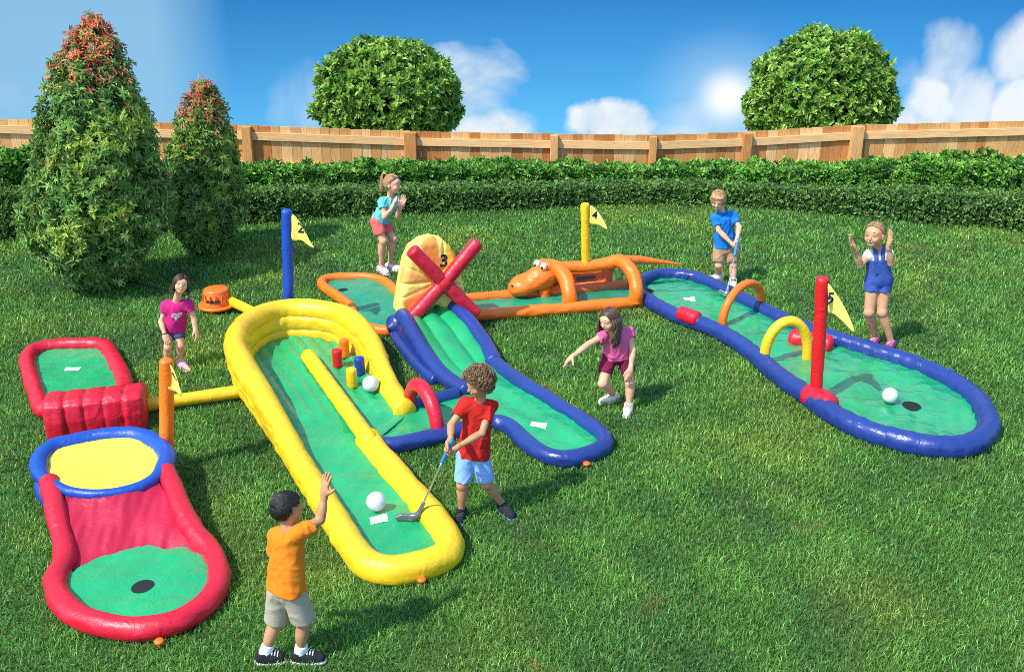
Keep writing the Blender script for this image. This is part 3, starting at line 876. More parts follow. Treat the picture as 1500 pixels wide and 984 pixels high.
# ---------------------------------------------------------------- lane 5 : long blue lane
c0 = G(1200, 540)
lane5 = thing('inflatable_golf_lane', 'long blue oval inflatable lane with orange and yellow arches and red pole flag 5', 'golf lane', (c0[0], c0[1], 0), 'inflatable golf lanes')
z5 = .09
o5 = [(941, 412), (955, 405), (972, 402), (997, 402.5), (1025, 408.5), (1051, 420), (1078, 433), (1107, 448), (1145, 467), (1189, 485), (1231, 499), (1286, 516), (1338, 533), (1388, 555), (1425, 580), (1444, 606), (1447, 630), (1424, 650), (1379, 655), (1318, 645), (1257, 626), (1212, 601), (1178, 576), (1144, 553), (1100, 516), (1062, 490), (1026, 474), (988, 461), (962, 447), (945, 437), (935, 425)]
pc5 = catmull(Gs(o5, z5), .03, True)
dist = np.linalg.norm(pc5, axis=1)
part('border_tube', tube(pc5, np.interp(pc5[:, 1], [pc5[:, 1].min(), pc5[:, 1].max()], [.10, .078]), 22, True, wr=.09, seed=41), M['navy'], lane5)
M['mat5'] = inflat('glossy_green_lane_sheet', (.008, .31, .10), rough=.17, wr=.55, var=.18, fine=.1, spec=1.0)
part('lane_mat', floor_grid(pc5, lambda X, Y: .068 + wob(X, Y, .010, 1.8) + wob(X, Y, .005, 5, 7)), M['mat5'], lane5)
FOOT.append(pc5)
marker(1010, 436, .08, lane5, .13, .1)
hole(950, 426, .078, lane5, .065); hole(1336, 591, .085, lane5, .085)
def bumper(px, py, dpx, dpy, r, z=.11):
    a = G(px - dpx, py - dpy, z); b_ = G(px + dpx, py + dpy, z)
    part('bumper', round_tube(a, b_, r, 20, .5, .05, seed=px), M['red'], lane5)
bumper(1009, 463, 11, 4, .085, .14); bumper(1188, 500, 26, 5, .10); bumper(1200, 586, 14, 8, .11)
def arch5(a0, a1, H_, r, mat, lean=0):
    mid = (a0 + a1) / 2; th = np.linspace(0, PI, 30)
    ar = np.array([mid + (a0 - a1) / 2 * math.cos(t) + np.array([0, 0, H_ * math.sin(t) ** .85]) for t in th])
    part('arch', tube(ar, r, 18, wr=.05, seed=int(r * 999)), mat, lane5)
arch5(G(1058, 476, .07), G(1114, 448, .1), .36, .047, M['orange'])
arch5(G(1119, 528, .09), G(1182, 526, .07), .42, .052, M['yellow'])
pb = G(1195, 578, .12); pt = P(1205, 409, pb[1])
flag_on(pb, pt, .058, M['scarlet'], lane5, [(1211, 413), (1219, 422), (1228, 436), (1236, 452), (1244, 478), (1232, 467), (1219, 457), (1211, 454), (1211, 432)], '5', (1216, 440), .10)

# ---------------------------------------------------------------- air tubes, blower, balls, stakes
ta = G(205, 594, .10); tb_ = G(358, 572, .10)
t_ = part('air_tube', round_tube(ta, tb_, .062, 18, .2, .07, seed=51), M['yellow'], None, (ta + tb_) / 2 * [1, 1, 0])
tag(t_, 'straight yellow air tube on the grass between the red ramp and the yellow lane', 'air tube')
FOOT.append(np.array([ta + [0, .07, 0], tb_ + [0, .07, 0], tb_ - [0, .07, 0], ta - [0, .07, 0]]))
bc = G(320, 456, .0)
blower = thing('air_blower', 'round orange plastic air blower standing on the grass beside the pink-shirted girl', 'air blower', (bc[0], bc[1], 0))
def lathe(prof, c, seg=32, mb=None, m=0):
    th = np.linspace(0, 2 * PI, seg, endpoint=False); k = len(prof)
    V = np.array([[c[0] + r * math.cos(t), c[1] + r * math.sin(t), c[2] + z] for r, z in prof for t in th])
    i = np.arange(k - 1)[:, None]; j = np.arange(seg)[None, :]
    Q = np.stack([i * seg + j, i * seg + (j + 1) % seg, (i + 1) * seg + (j + 1) % seg, (i + 1) * seg + j], -1).reshape(-1, 4)
    return (mb or MB()).add(V, Q, None, m)
part('housing', lathe([(.001, .285), (.10, .285), (.135, .278), (.142, .262), (.147, .14), (.155, .13), (.16, .10), (.15, .085), (.001, .085)], bc), M['plastic_orange'], blower)
mb = lathe([(.10, .10), (.20, .10), (.215, .095), (.215, .07), (.20, .062), (.10, .062)], bc)
part('flange', mb, M['plastic_orange'], blower)
for a in (20, 140, 260):
    d = np.array([math.cos(math.radians(a)), math.sin(math.radians(a)), 0])
    part('foot', box(MB(), bc + d * .17 + [0, 0, .04], (.05, .04, .08), bev=.01), M['plastic_orange'], blower, smooth=False)
for k in range(14):
    mb = MB(); a = 2 * PI * k / 14; d = np.array([math.cos(a), math.sin(a), 0]); r_ = np.array([d, [-d[1], d[0], 0], [0, 0, 1]])
    box(mb, bc + d * .152 + [0, 0, .19], (.012, .014, .09), r_)
    part('housing_rib', mb, M['plastic_orange'], blower, smooth=False)
mb = MB()
for k in range(5): box(mb, bc + np.array([-.06 + .03 * k, -.152 - .004 * (2 - abs(k - 2)) , .17]), (.018, .01, .035))
part('embossed_mark', mb, M['dark'], blower, smooth=False)
nz0 = G(338, 441, .13); nz1 = G(374, 458, .13)
noz = part('air_tube', round_tube(nz0, nz1, .055, 18, .15, .08, seed=52), M['yellow'], None, (nz0 + nz1) / 2 * [1, 1, 0])
tag(noz, 'short yellow air tube from the orange blower to the yellow back wall', 'air tube')
FOOT.append(np.array([nz0 + [0, .06, 0], nz1 + [0, .06, 0], nz1 - [0, .06, 0], nz0 - [0, .06, 0]]))
cord = catmull(np.array([G(304, 446, .09), G(296, 443, .05), G(286, 437, .045), G(270, 431, .05), (*G(238, 429)[:2], .045), (*G(205, 421)[:2], .05), (*G(178, 415)[:2], .04)]), .03)
co = part('power_cord', tube(cord, .009, 8), M['dark'], None, (cord[3][0], cord[3][1], 0))
tag(co, 'black power cord running from the blower over the grass towards the big tree', 'cord')

def ball(px, py, z, r, label):
    c = G(px, py, z + r)
    o = part('golf_ball', ellipsoid((0, 0, 0), I3, (r, r, r), nu=40, nv=26), M['ball'], None, (0, 0, 0))
    o.location = c
    tag(o, label, 'golf ball', 'oversized white golf balls')
ball(543, 562, .085, .078, 'white dimpled ball beside the blue and yellow obstacle posts')
ball(551, 734, .085, .074, 'white dimpled ball in front of the curly-haired boy\'s putter')
ball(1304, 579, .075, .072, 'white dimpled ball near the big black hole by flag 5')

def stake(px, py, label):
    c = G(px, py, .0)
    t = thing('ground_stake', label, 'ground stake', (c[0], c[1], 0), 'orange ground stakes')
    part('cap', lathe([(.001, .075), (.022, .073), (.030, .066), (.032, .054), (.026, .050), (.001, .05)], c, 20), M['plastic_orange'], t)
    part('peg', lathe([(.001, .052), (.012, .052), (.010, -.02), (.001, -.05)], c, 10), M['plastic_orange'], t)
stake(235, 950, 'orange ground stake in the grass at the foot of the red lane')
stake(618, 859, 'orange ground stake in the grass at the foot of the yellow lane')
stake(859, 688, 'orange ground stake in the grass at the tip of the windmill lane')
# ================================================================== people
def skin_mat(name, col):
    m, nt, b = new_mat(name); L = nt.links
    tc = nd(nt, 'ShaderNodeTexCoord'); n1 = nd(nt, 'ShaderNodeTexNoise', i_Scale=18.0, i_Detail=4.0)
    hs = nd(nt, 'ShaderNodeHueSaturation'); hs.inputs['Color'].default_value = (*col, 1)
    mr = nd(nt, 'ShaderNodeMapRange'); mr.inputs['From Min'].default_value = .3; mr.inputs['From Max'].default_value = .7; mr.inputs['To Min'].default_value = .9; mr.inputs['To Max'].default_value = 1.1
    L.new(tc.outputs['Object'], n1.inputs['Vector']); L.new(n1.outputs['Fac'], mr.inputs['Value']); L.new(mr.outputs['Result'], hs.inputs['Value']); L.new(hs.outputs['Color'], b.inputs['Base Color'])
    b.inputs['Roughness'].default_value = .5; b.inputs['Subsurface Weight'].default_value = .12; b.inputs['Subsurface Radius'].default_value = (.012, .005, .003); b.inputs['Specular IOR Level'].default_value = .35
    return m
def cloth(name, col, sc=60, bump=.18, rough=.85, var=.08):
    return plain(name, col, rough, bump, sc, var=var, spec=.2)
def hair_mat(name, col):
    m, nt, b = new_mat(name); L = nt.links
    a = nd(nt, 'ShaderNodeAttribute', attribute_name='col'); hs = nd(nt, 'ShaderNodeMix', data_type='RGBA', blend_type='MULTIPLY'); hs.inputs['Factor'].default_value = 1
    hs.inputs['A'].default_value = (*col, 1); L.new(a.outputs['Color'], hs.inputs['B']); L.new(hs.outputs['Result'], b.inputs['Base Color'])
    b.inputs['Roughness'].default_value = .42; b.inputs['Specular IOR Level'].default_value = .45
    return m

SK = {'fair': skin_mat('fair_skin', (.70, .37, .215)), 'tan': skin_mat('tan_skin', (.58, .295, .16)), 'brown': skin_mat('light_brown_skin', (.48, .235, .115))}
M['eye'] = plain('eye_white', (.38, .36, .35), .6); M['iris'] = plain('iris', (.03, .018, .012), .25)
M['lip'] = plain('mouth_inside', (.30, .07, .06), .5); M['teeth'] = plain('teeth', (.72, .69, .63), .4)
M['sole_w'] = plain('white_rubber_sole', (.72, .72, .70), .6); M['sole_k'] = plain('black_rubber_sole', (.03, .03, .035), .6)
M['sock'] = cloth('white_sock', (.75, .75, .74))

def frame(fwd, up):
    f = nrm(fwd); u = np.asarray(up, float); u = nrm(u - f * (u @ f)); r = np.cross(f, u)      # r = own right side
    return f, r, u

def add_hand(s, W, T, nrmv, u, pose, thumb):
    """palm, four fingers and a thumb; nrmv = the way the palm looks, thumb = side the thumb leaves from"""
    f = nrm(T - W); n = np.asarray(nrmv, float); n = nrm(n - f * (n @ f)); sd = np.cross(f, n)
    if sd @ np.asarray(thumb) < 0: sd = -sd
    s.ell(W + f * .043 * u, np.array([f, sd, n]), np.array([.050, .036, .0165]) * u, .012)
    s.cone(W - f * .01 * u, W + f * .03 * u, .021 * u, .022 * u, .015)
    lens = [.054, .060, .055, .044]; offs = [.027, .009, -.009, -.026]
    for k in range(4):
        L = lens[k] * u; b_ = W + f * (.082 - .006 * (k in (0, 3)) - .004 * (k == 3)) * u + sd * offs[k] * u
        spread = {'open': .26, 'relax': .06, 'grip': .0, 'point': .0, 'flat': .09}[pose] * (1.5 - k) / 1.5
        d = nrm(f + sd * spread)
        bend = {'open': (.10, .18, .15), 'flat': (.08, .12, .1), 'relax': (.35, .45, .35), 'grip': (1.05, 1.25, .8), 'point': (.1, .1, .05) if k == 0 else (1.2, 1.4, .8)}[pose]
        p = b_; ang = 0
        for sg, fr in enumerate((.45, .31, .24)):
            ang += bend[sg]
            dd = d * math.cos(ang) + n * math.sin(ang); q = p + dd * L * fr * 1.12
            r0 = (.0090 - .0008 * sg) * u
            s.cone(p, q, r0, r0 - .0006 * u, .004); p = q
    tb = W + f * .022 * u + sd * .026 * u + n * .004 * u
    td = {'open': (.55, .85, .15), 'flat': (.85, .5, .1), 'relax': (.8, .45, .4), 'grip': (.55, .25, .8), 'point': (.6, .3, .75)}[pose]
    d = nrm(f * td[0] + sd * td[1] + n * td[2]); q = tb + d * .034 * u; s.cone(tb, q, .0125 * u, .0105 * u, .012)
    d2 = nrm(d + f * .35 + n * (.5 if pose in ('grip', 'point') else .05)); s.cone(q, q + d2 * .028 * u, .0102 * u, .0085 * u, .005)

def strands(mb, c, Fr, rad, n, L, wave, col_rng, keep, flow, r0=.004, seed=0, grav=0.0, curl=0):
    """locks of hair lying on the head: thin tubes that start on the scalp and follow `flow`"""
    r = np.random.default_rng(seed); f, rt, u = Fr; A = np.array([f, rt, u])
    k = 0; tries = 0
    while k < n and tries < n * 20:
        tries += 1
        d = nrm(r.normal(size=3))
        if not keep(d): continue
        k += 1
        p = d * np.asarray(rad); pts = []; v = flow(d) + r.normal(size=3) * .15
        steps = 7; st = L * r.uniform(.6, 1.15) / steps
        ph = r.uniform(0, 6.28); q = p.copy()
        for i in range(steps + 1):
            pts.append(q + wave * np.array([math.sin(ph + i * 1.5), math.cos(ph + i * 1.7), math.sin(ph * 2 + i * 1.3)]) * (i / steps))
            nn_ = nrm(q / np.square(rad)); vt = v - nn_ * (v @ nn_) * (1 if i < steps else 0)
            vt = nrm(vt + np.array([0, 0, -grav * i / steps])); q = q + vt * st
            kq = np.linalg.norm(q / rad)
            if kq < 1.0: q = q / kq
        w = c + np.array(pts) @ A
        cc = np.ones(3) * r.uniform(*col_rng)
        tube(w, r0 * np.array([.7, 1, 1.05, 1, .9, .75, .5, .2]), 5, mb=mb, col=cc)
    return mb

def curls(mb, c, A, rad, n, keep, seed=0, R=.013, r0=.0045, col_rng=(.5, 1.7)):
    r = np.random.default_rng(seed); k = 0
    while k < n:
        d = nrm(r.normal(size=3))
        if not keep(d): continue
        k += 1
        p = d * np.asarray(rad) * r.uniform(.82, 1.12); a = nrm(r.normal(size=3) + d * .8); b_ = nrm(np.cross(a, r.normal(size=3))); e = np.cross(a, b_)
        t = np.linspace(0, 2 * PI * r.uniform(1.2, 2.2), 16); rr = R * r.uniform(.7, 1.3)
        w = p + np.outer(np.cos(t) * rr, b_) + np.outer(np.sin(t) * rr, e) + np.outer(np.linspace(-.012, .016, 16), a)
        tube(c + w @ A, r0 * np.concatenate([np.linspace(.6, 1, 4), np.ones(8), np.linspace(1, .3, 4)]), 5, mb=mb, col=np.ones(3) * r.uniform(*col_rng))
    return mb

def person(label, u, J, face, face_up, chest, skin, top, bottom, shoe, sleeve=.55, hem=.04, shorts_to=.62, short_w=1.0, hands=None, hair=None, smile=1, tight=0.0, extra=None, neckline=.030, socks=False, top_m=None):
    """J: joints on the photo (px, py, dy); ankles and toes are put on the lawn"""
    p = {}
    p['aa'] = G(*J['aa'][:2], .068 + (J['aa'][2] if len(J['aa']) > 2 else 0)); p['ab'] = G(*J['ab'][:2], .068 + (J['ab'][2] if len(J['ab']) > 2 else 0))
    p['fa'] = G(*J['fa'][:2], .034); p['fb'] = G(*J['fb'][:2], .034)
    Y0 = (p['aa'][1] + p['ab'][1]) / 2
    for k, v in J.items():
        if k in ('aa', 'ab', 'fa', 'fb'): continue
        p[k] = P(v[0], v[1], Y0 + (v[2] if len(v) > 2 else 0))
    cs_ = (p['sa'] + p['sb']) / 2; p['sa'] = cs_ + (p['sa'] - cs_) * .90; p['sb'] = cs_ + (p['sb'] - cs_) * .90
    t = thing('person', label, 'person', ((p['aa'][0] + p['ab'][0]) / 2, Y0, 0))
    allp = np.array(list(p.values()))
    lo = allp.min(0) - .17; hi = allp.max(0) + .17; lo[2] = -.02; hi[2] = p['head'][2] + .17 * u if p['head'][2] + .17 * u > hi[2] - .08 else hi[2]
    hF, hR, hU = frame(face, face_up); A = np.array([hF, hR, hU]); hc = p['head']
    cF = nrm(chest); sv = nrm(p['sb'] - p['sa'])
    def torso(s, o, k=.06):
        ca = p['sa'] * .72 + p['sb'] * .28; cb = p['sb'] * .72 + p['sa'] * .28
        wa = p['ha'] * .85 + p['hb'] * .15; wb = p['hb'] * .85 + p['ha'] * .15
        dn = nrm((wa + wb) / 2 - (ca + cb) / 2)
        s.cone(ca + dn * .045 * u, wa - dn * .07 * u, .050 * u + o, .045 * u + o, k); s.cone(cb + dn * .045 * u, wb - dn * .07 * u, .050 * u + o, .045 * u + o, k)
        s.cone((ca + cb) / 2 + dn * .05 * u + cF * .010 * u, (wa + wb) / 2 - dn * .05 * u + cF * .012 * u, .054 * u + o, .051 * u + o, k)
        s.cone(p['sa'], p['sb'], .033 * u + o, .033 * u + o, .04)
        s.cone(wa, wb, .061 * u + o, .061 * u + o, .05)
        return ca, cb, wa, wb, dn
    # ---- body
    s = SDF(lo, hi, .0052)
    ca, cb, wa, wb, dn = torso(s, 0)
    nk = p['neck']
    s.cone(nk - nrm(hc - nk) * .02, hc - hU * .035 * u - hF * .012 * u, .038 * u, .036 * u, .03)
    for x in 'ab':
        s.cone(p['s' + x], p['e' + x], .034 * u, .026 * u, .02); s.cone(p['e' + x], p['w' + x], .027 * u, .0185 * u, .012)
        mid = p['e' + x] * .68 + p['w' + x] * .32; s.ell(mid, np.array([nrm(p['w' + x] - p['e' + x]), *frame(nrm(p['w' + x] - p['e' + x]), [.3, .5, .8])[1:]]), np.array([.06, .027, .026]) * u, .02)
        s.cone(p['h' + x], p['k' + x], .060 * u, .040 * u, .035); s.cone(p['k' + x], p['a' + x], .038 * u, .026 * u, .02)
        kn = p['k' + x]; lg = nrm(p['a' + x] - kn); bk = nrm(-cF - lg * (-cF @ lg))
        s.ell(kn + (p['a' + x] - kn) * .30 + bk * .012 * u, np.array([lg, bk, np.cross(lg, bk)]), np.array([.095, .037, .039]) * u, .025)
        s.ell(kn - bk * .012 * u, np.array([lg, bk, np.cross(lg, bk)]), np.array([.036, .032, .034]) * u, .02)
        s.cone(p['a' + x], p['f' + x], .028 * u, .02 * u, .02)
    for x in 'ab':
        hd_ = hands[x]; add_hand(s, p['w' + x], p['t' + x], hd_[1], u, hd_[0], hd_[2])
    uh = u * .92
    # head
    s.ell(hc + hU * .018 * uh - hF * .008 * uh, A, np.array([.094, .077, .088]) * uh, .02)
    s.ell(hc + hF * .022 * uh - hU * .040 * uh, A, np.array([.062, .058, .062]) * uh, .035)
    s.ell(hc + hF * .056 * uh - hU * .080 * uh, A, np.array([.020, .024, .017]) * uh, .025)
    s.ell(hc + hF * .062 * uh + hU * .030 * uh, A, np.array([.024, .055, .022]) * uh, .03)
    s.cone(hc + hF * .082 * uh + hU * .006 * uh, hc + hF * .100 * uh - hU * .024 * uh, .008 * uh, .0125 * uh, .012)
    for sg in (-1, 1):
        s.ell(hc + hF * .058 * uh + hR * sg * .036 * uh - hU * .032 * uh, A, np.array([.024, .024, .022]) * uh, .02)
        s.ell(hc + hR * sg * .079 * uh - hF * .006 * uh - hU * .010 * uh, A, np.array([.019, .008, .028]) * uh, .006)
    body = part('body', s.mb(), SK[skin], t)
    sq = .0088 if smile == 0 else .0066
    for sg in (-1, 1):
        e_ = hc + hF * .0785 * uh + hR * sg * .032 * uh + hU * .006 * uh
        mb = ellipsoid(e_, A, np.array([.0095, .0140, sq]) * uh, nu=14, nv=10)
        ellipsoid(e_ + hF * .0045 * uh, A, np.array([.0062, .0068, min(.0068, sq)]) * uh, mb, 1, 12, 8)
        part('eye', mb, [M['eye'], M['iris']], t)
        br = catmull(np.array([hc + hF * a * uh + hR * sg * b_ * uh + hU * c * uh for a, b_, c in ((.0885, .016, .031), (.085, .034, .037), (.070, .053, .031))]), .006)
        part('eyebrow', tube(br, .0026 * uh, 6), hair['brow'], t)
    if smile == 0:
        ms = catmull(np.array([hc + hF * a * uh + hR * b_ * uh - hU * c * uh for a, b_, c in ((.074, -.024, .049), (.083, 0, .052), (.074, .024, .049))]), .004)
        mb = tube(ms, .0042 * uh * np.interp(np.linspace(0, 1, len(ms)), [0, .5, 1], [.4, 1, .4]), 8)
        part('mouth', mb, M['lip2'], t)
    else:
        W_ = .030 if smile == 1 else .033
        arc = lambda lift, dz, w: catmull(np.array([hc + hF * (a + lift) * uh + hR * b_ * w * uh - hU * (c + dz) * uh for a, b_, c in ((.066, -1, .0365), (.0785, -.5, .0465), (.083, 0, .0505), (.0785, .5, .0465), (.066, 1, .0365))]), .003)
        q = arc(0, .002, W_); mb = tube(q, .0098 * uh * np.sin(np.linspace(.12, PI - .12, len(q))) ** .7, 10, squash=1.0)
        q = arc(.0042, -.0008, W_ * .84); tube(q, .0058 * uh * np.sin(np.linspace(.15, PI - .15, len(q))) ** .7, 10, mb=mb, m=1)
        part('mouth', mb, [M['lip'], M['teeth']], t)
    # ---- top
    slo = np.minimum.reduce([p['sa'], p['sb'], p['ha'], p['hb'], p['ea'], p['eb']]) - .16; shi = np.maximum.reduce([p['sa'], p['sb'], p['ha'], p['hb'], p['ea'], p['eb'], nk]) + .13
    s = SDF(slo, shi, .0062)
    torso(s, .006 - tight * .003)
    hm = (wa + wb) / 2 + dn * (hem - .05) * u
    for w_ in (wa, wb):
        s.cone(w_ - dn * .14 * u, w_ + dn * .03 * u, .052 * u + .005, .064 * u + .007, .05)
    for x in 'ab':
        e = p['s' + x] + (p['e' + x] - p['s' + x]) * sleeve
        s.cone(p['s' + x] - [0, 0, .006], e, .036 * u, (.043 - .007 * tight) * u, .03, flat=True)
    nd_ = nrm(nk - (ca + cb) / 2 + np.array([0, 0, .05]))
    if tight: s.bump(.002, 5, 44)
    else: s.fold(.008, 2.6, 44, (1, 1, .6)); s.fold(.007, 5.0, 45, (1.1, .8, .8)); s.fold(.0035, 9, 43)
    s.plane(hm + cF * 0, nrm(dn + cF * .08))
    # collar opening
    s.sub_ell(nk + nd_ * .045 * u + cF * .014 * u, np.array([cF, np.cross(nd_, cF), nd_]), np.array([.060, .052, .045 + neckline]) * u)
    shirt = part('shirt', s.mb(), top_m or top, t)
    # ---- shorts
    slo = np.minimum.reduce([p['ha'], p['hb'], p['ka'], p['kb']]) - .16; shi = np.maximum.reduce([p['ha'], p['hb'], p['ka'], p['kb']]) + .17
    s = SDF(slo, shi, .0062)
    s.cone(wa, wb, .070 * u, .070 * u, .04); s.cone(wa - dn * .06 * u, wb - dn * .06 * u, .062 * u, .062 * u, .05); s.cone(wa - dn * .085 * u, wb - dn * .085 * u, .057 * u, .057 * u, .03)
    for x in 'ab':
        e = p['h' + x] + (p['k' + x] - p['h' + x]) * shorts_to
        s.cone(p['h' + x], e, .070 * u, .061 * u * short_w, .018, flat=True)
    s.fold(.007, 2.8, 46, (1, 1, .5)); s.fold(.005, 5.5, 47, (1, .8, .8))
    part('shorts', s.mb(), bottom, t)
    # ---- shoes
    for x in 'ab':
        an = p['a' + x]; f_ = p['f' + x] - an; f_[2] = 0; Lf = max(np.linalg.norm(f_), .09 * u); f_ = f_ / np.linalg.norm(f_)
        zb_ = max(0.004, an[2] - .078); heel = an - f_ * .028 * u; heel[2] = zb_ + .042; toe = an + f_ * max(.085 * u, min(Lf, .135 * u)); toe[2] = zb_ + .034
        slo = np.minimum(heel, toe) - .07; shi = np.maximum(heel, toe) + .09; slo[2] = -.01
        s = SDF(slo, shi, .005)
        s.cone(heel, heel * .4 + toe * .6, .037 * u, .038 * u, .02); s.cone(heel * .5 + toe * .5, toe, .040 * u, .034 * u, .02)
        s.cone(an + [0, 0, .012] - f_ * .008, heel * .75 + toe * .25, .040 * u, .038 * u, .02)
        s.plane(an + np.array([0, 0, .018]) - f_ * .02, nrm(np.array([0, 0, 1.0]) - f_ * .25)); s.plane([0, 0, zb_ + .014], [0, 0, -1])
        so_ = part('shoe', s.mb(), shoe[0], t)
        s = SDF(slo, shi, .005)
        s.cone(heel * [1, 1, 0] + [0, 0, zb_ + .012], toe * [1, 1, 0] + [0, 0, zb_ + .012], .041 * u, .040 * u, .02); s.plane([0, 0, zb_ + .019], [0, 0, 1]); s.plane([0, 0, zb_], [0, 0, -1])
        part('sole', s.mb(), shoe[1], so_)
        mb = MB(); sd = np.array([-f_[1], f_[0], 0])
        for k in range(4):
            c_ = an + f_ * (.030 + .017 * k) * u; c_[2] = zb_ + .081 - .0065 * k * 1.2
            c_[2] += .03; pth = np.array([c_ + sd * .026 * u - [0, 0, .014], c_ + sd * .012 * u, c_ - sd * .012 * u, c_ - sd * .026 * u - [0, 0, .014]])
            tube(lay_on(catmull(pth, .006), np.array([0, 0, -1.0]), so_, .0015), .0042, 5, mb=mb)
        part('laces', mb, shoe[2], so_)
        if socks:
            part('sock', tube(catmull(np.array([an + nrm(p['k' + x] - an) * .055, an + [0, 0, .0], an - [0, 0, .02]]), .012), .040 * u, 14), M['sock'], t)
    # ---- hair
    mb = MB()
    rad = np.array([.102, .086, .098]) * uh; c = hc + hU * .018 * uh - hF * .008 * uh
    s = SDF(c - .16, c + .16, .0055)
    s.ell(c, A, rad * hair.get('vol', 1.0), .01)
    pn = nrm(hF * hair.get('pf', .80) - hU * hair.get('pu', .60)); s.plane(c + pn * hair.get('cut', .018) * uh, pn)
    s.plane(c - hU * hair.get('low', .075) * uh, -hU)
    s.bump(.004, 6, 48)
    cap = s.mb(); cap.c.append(np.full((cap.n, 3), .6)); mb = cap
    keep = lambda d: (d[0] * pn.dot(hF) + d[2] * pn.dot(hU)) < hair.get('cut', .018) / .1 + .02 and d[2] > -hair.get('low', .075) / .1
    hair['make'](mb, c, (hF, hR, hU), rad * hair.get('vol', 1.0), keep, uh, p)
    part('hair', mb, hair['mat'], t)
    if extra: extra(t, p, u, (ca, cb, wa, wb, dn, cF, A, hc))
    return t, p
M['lip2'] = plain('lips', (.45, .14, .12), .45)

def mkhair(name, col, brow=None, **kw):
    d = dict(mat=hair_mat(name + '_hair', col), brow=plain(name + '_brow', brow or tuple(x * .6 for x in col), .6)); d.update(kw); return d

def add_strand(mb, pts, r0, col, seg=6):
    q = catmull(np.array(pts), .015); n = len(q)
    tube(q, r0 * np.interp(np.linspace(0, 1, n), [0, .15, .7, 1], [.6, 1, .9, .25]), seg, mb=mb, col=np.ones(3) * col)

# ---- 1 boy in orange shirt, seen from behind
def h_short(mb, c, Fr, rad, keep, u, p):
    flow = lambda d: np.array([.9, .3 * d[1], .15]) if d[2] > .3 else np.array([-.2, 0, -1.0])
    strands(mb, c, Fr, rad, 1500, .05, .003, (.5, 1.7), keep, flow, .0026, 1)
T_or = cloth('orange_cotton', (.78, .20, .012)); B_kh = cloth('khaki_cotton', (.40, .35, .25), var=.06); 
S_bk = (cloth('black_canvas', (.018, .018, .02)), M['sole_w'], M['sole_w'])
person('boy in orange shirt and khaki shorts seen from behind, waving beside the yellow lane', .98,
    dict(head=(420, 744, .02), neck=(421, 767, .0), sa=(403, 784, .07), sb=(440, 778, -.05), ea=(401, 822, .15), wa=(412, 846, .22), ta=(420, 862, .25),
         eb=(469, 761, .04), wb=(475, 726, .10), tb=(477, 700, .12), ha=(408, 864, .03), hb=(430, 866, -.03), ka=(405, 911, .05), kb=(446, 911, .0),
         aa=(388, 957), ab=(440, 956), fa=(408, 963), fb=(469, 963)),
    (.80, .50, -.02), (0, 0, 1), (.62, .78, 0), 'brown', T_or, B_kh, S_bk, .52, .03, .88, 1.12,
    dict(a=('relax', (1, .3, 0), (0, 1, 0)), b=('open', (.7, .7, 0), (-.2, -.3, .2))), mkhair('black', (.016, .013, .012), make=h_short, cut=.000, low=.040, pf=.80, pu=.6), 1, socks=True)

# ---- 2 curly boy in red shirt with putter
def h_curly(mb, c, Fr, rad, keep, u, p):
    A = np.array(Fr); kp = lambda d: (d[0] * .80 - d[2] * .60) < .36 and d[2] > -.82
    curls(mb, c, A, rad * 1.12, 2600, kp, 3, .0125 * u, .0023 * u, (.35, 2.0))
T_rd = cloth('red_cotton', (.50, .018, .012)); B_dn = cloth('light_blue_denim', (.22, .40, .72), 90, .3, var=.16)
S_ath = (cloth('black_trainer', (.02, .02, .026)), plain('blue_sole', (.05, .16, .42), .6), plain('dark_laces', (.05, .05, .06), .7))
kidB, pB = person('curly-haired boy in red shirt and light denim shorts putting into the yellow lane', .97,
    dict(head=(701, 561, -.06), neck=(704, 584, -.03), sa=(681, 590, -.05), sb=(721, 594, -.01), ea=(661, 622, -.14), wa=(660, 643, -.26), ta=(656, 660, -.28),
         eb=(706, 634, -.16), wb=(669, 655, -.27), tb=(652, 666, -.28), ha=(682, 666, .0), hb=(704, 666, .0), ka=(677, 709, -.06), kb=(712, 708, -.03),
         aa=(676, 747), ab=(736, 738), fa=(673, 762), fb=(750, 756)),
    (-.80, -.52, -.22), (-.12, -.05, 1), (-.45, -.89, 0), 'brown', T_rd, B_dn, S_ath, .55, .055, .90, 1.05,
    dict(a=('grip', (.5, -.75, .1), (-.4, -.6, -.3)), b=('grip', (.1, .9, -.3), (-.3, -.5, .6))), mkhair('curly', (.17, .095, .042), make=h_curly, cut=.026, low=.075, vol=1.08), 1)

# ---- 3 small girl in magenta shirt
def h_bob(mb, c, Fr, rad, keep, u, p):
    strands(mb, c, Fr, rad, 1300, .10, .003, (.5, 1.6), keep, lambda d: np.array([.15, .9 * np.sign(d[1] + .2), -.5 if d[2] < .8 else .0]), .0024, 5, .4)
    f, r, up = Fr
    for k in range(130):
        sg = -1 if k % 2 else 1; a = rng.uniform(-.9, .25)
        q = c + r * sg * rad[1] * math.cos(a * .8) * 1.0 + f * rad[0] * math.sin(a) * 1.0 + up * .02
        add_strand(mb, [q + up * .03 - r * sg * .022, q + up * .005 + r * sg * .002, q - up * .06, q - up * rng.uniform(.085, .115) - r * sg * .012], .0045, rng.uniform(.5, 1.5))
T_mg = cloth('magenta_cotton', (.50, .018, .16)); B_jn = cloth('denim_dark', (.055, .075, .17), 90, .3, var=.2)
S_pk = (cloth('pink_canvas', (.70, .32, .45)), plain('pale_sole', (.7, .6, .62), .6), M['sole_w'])
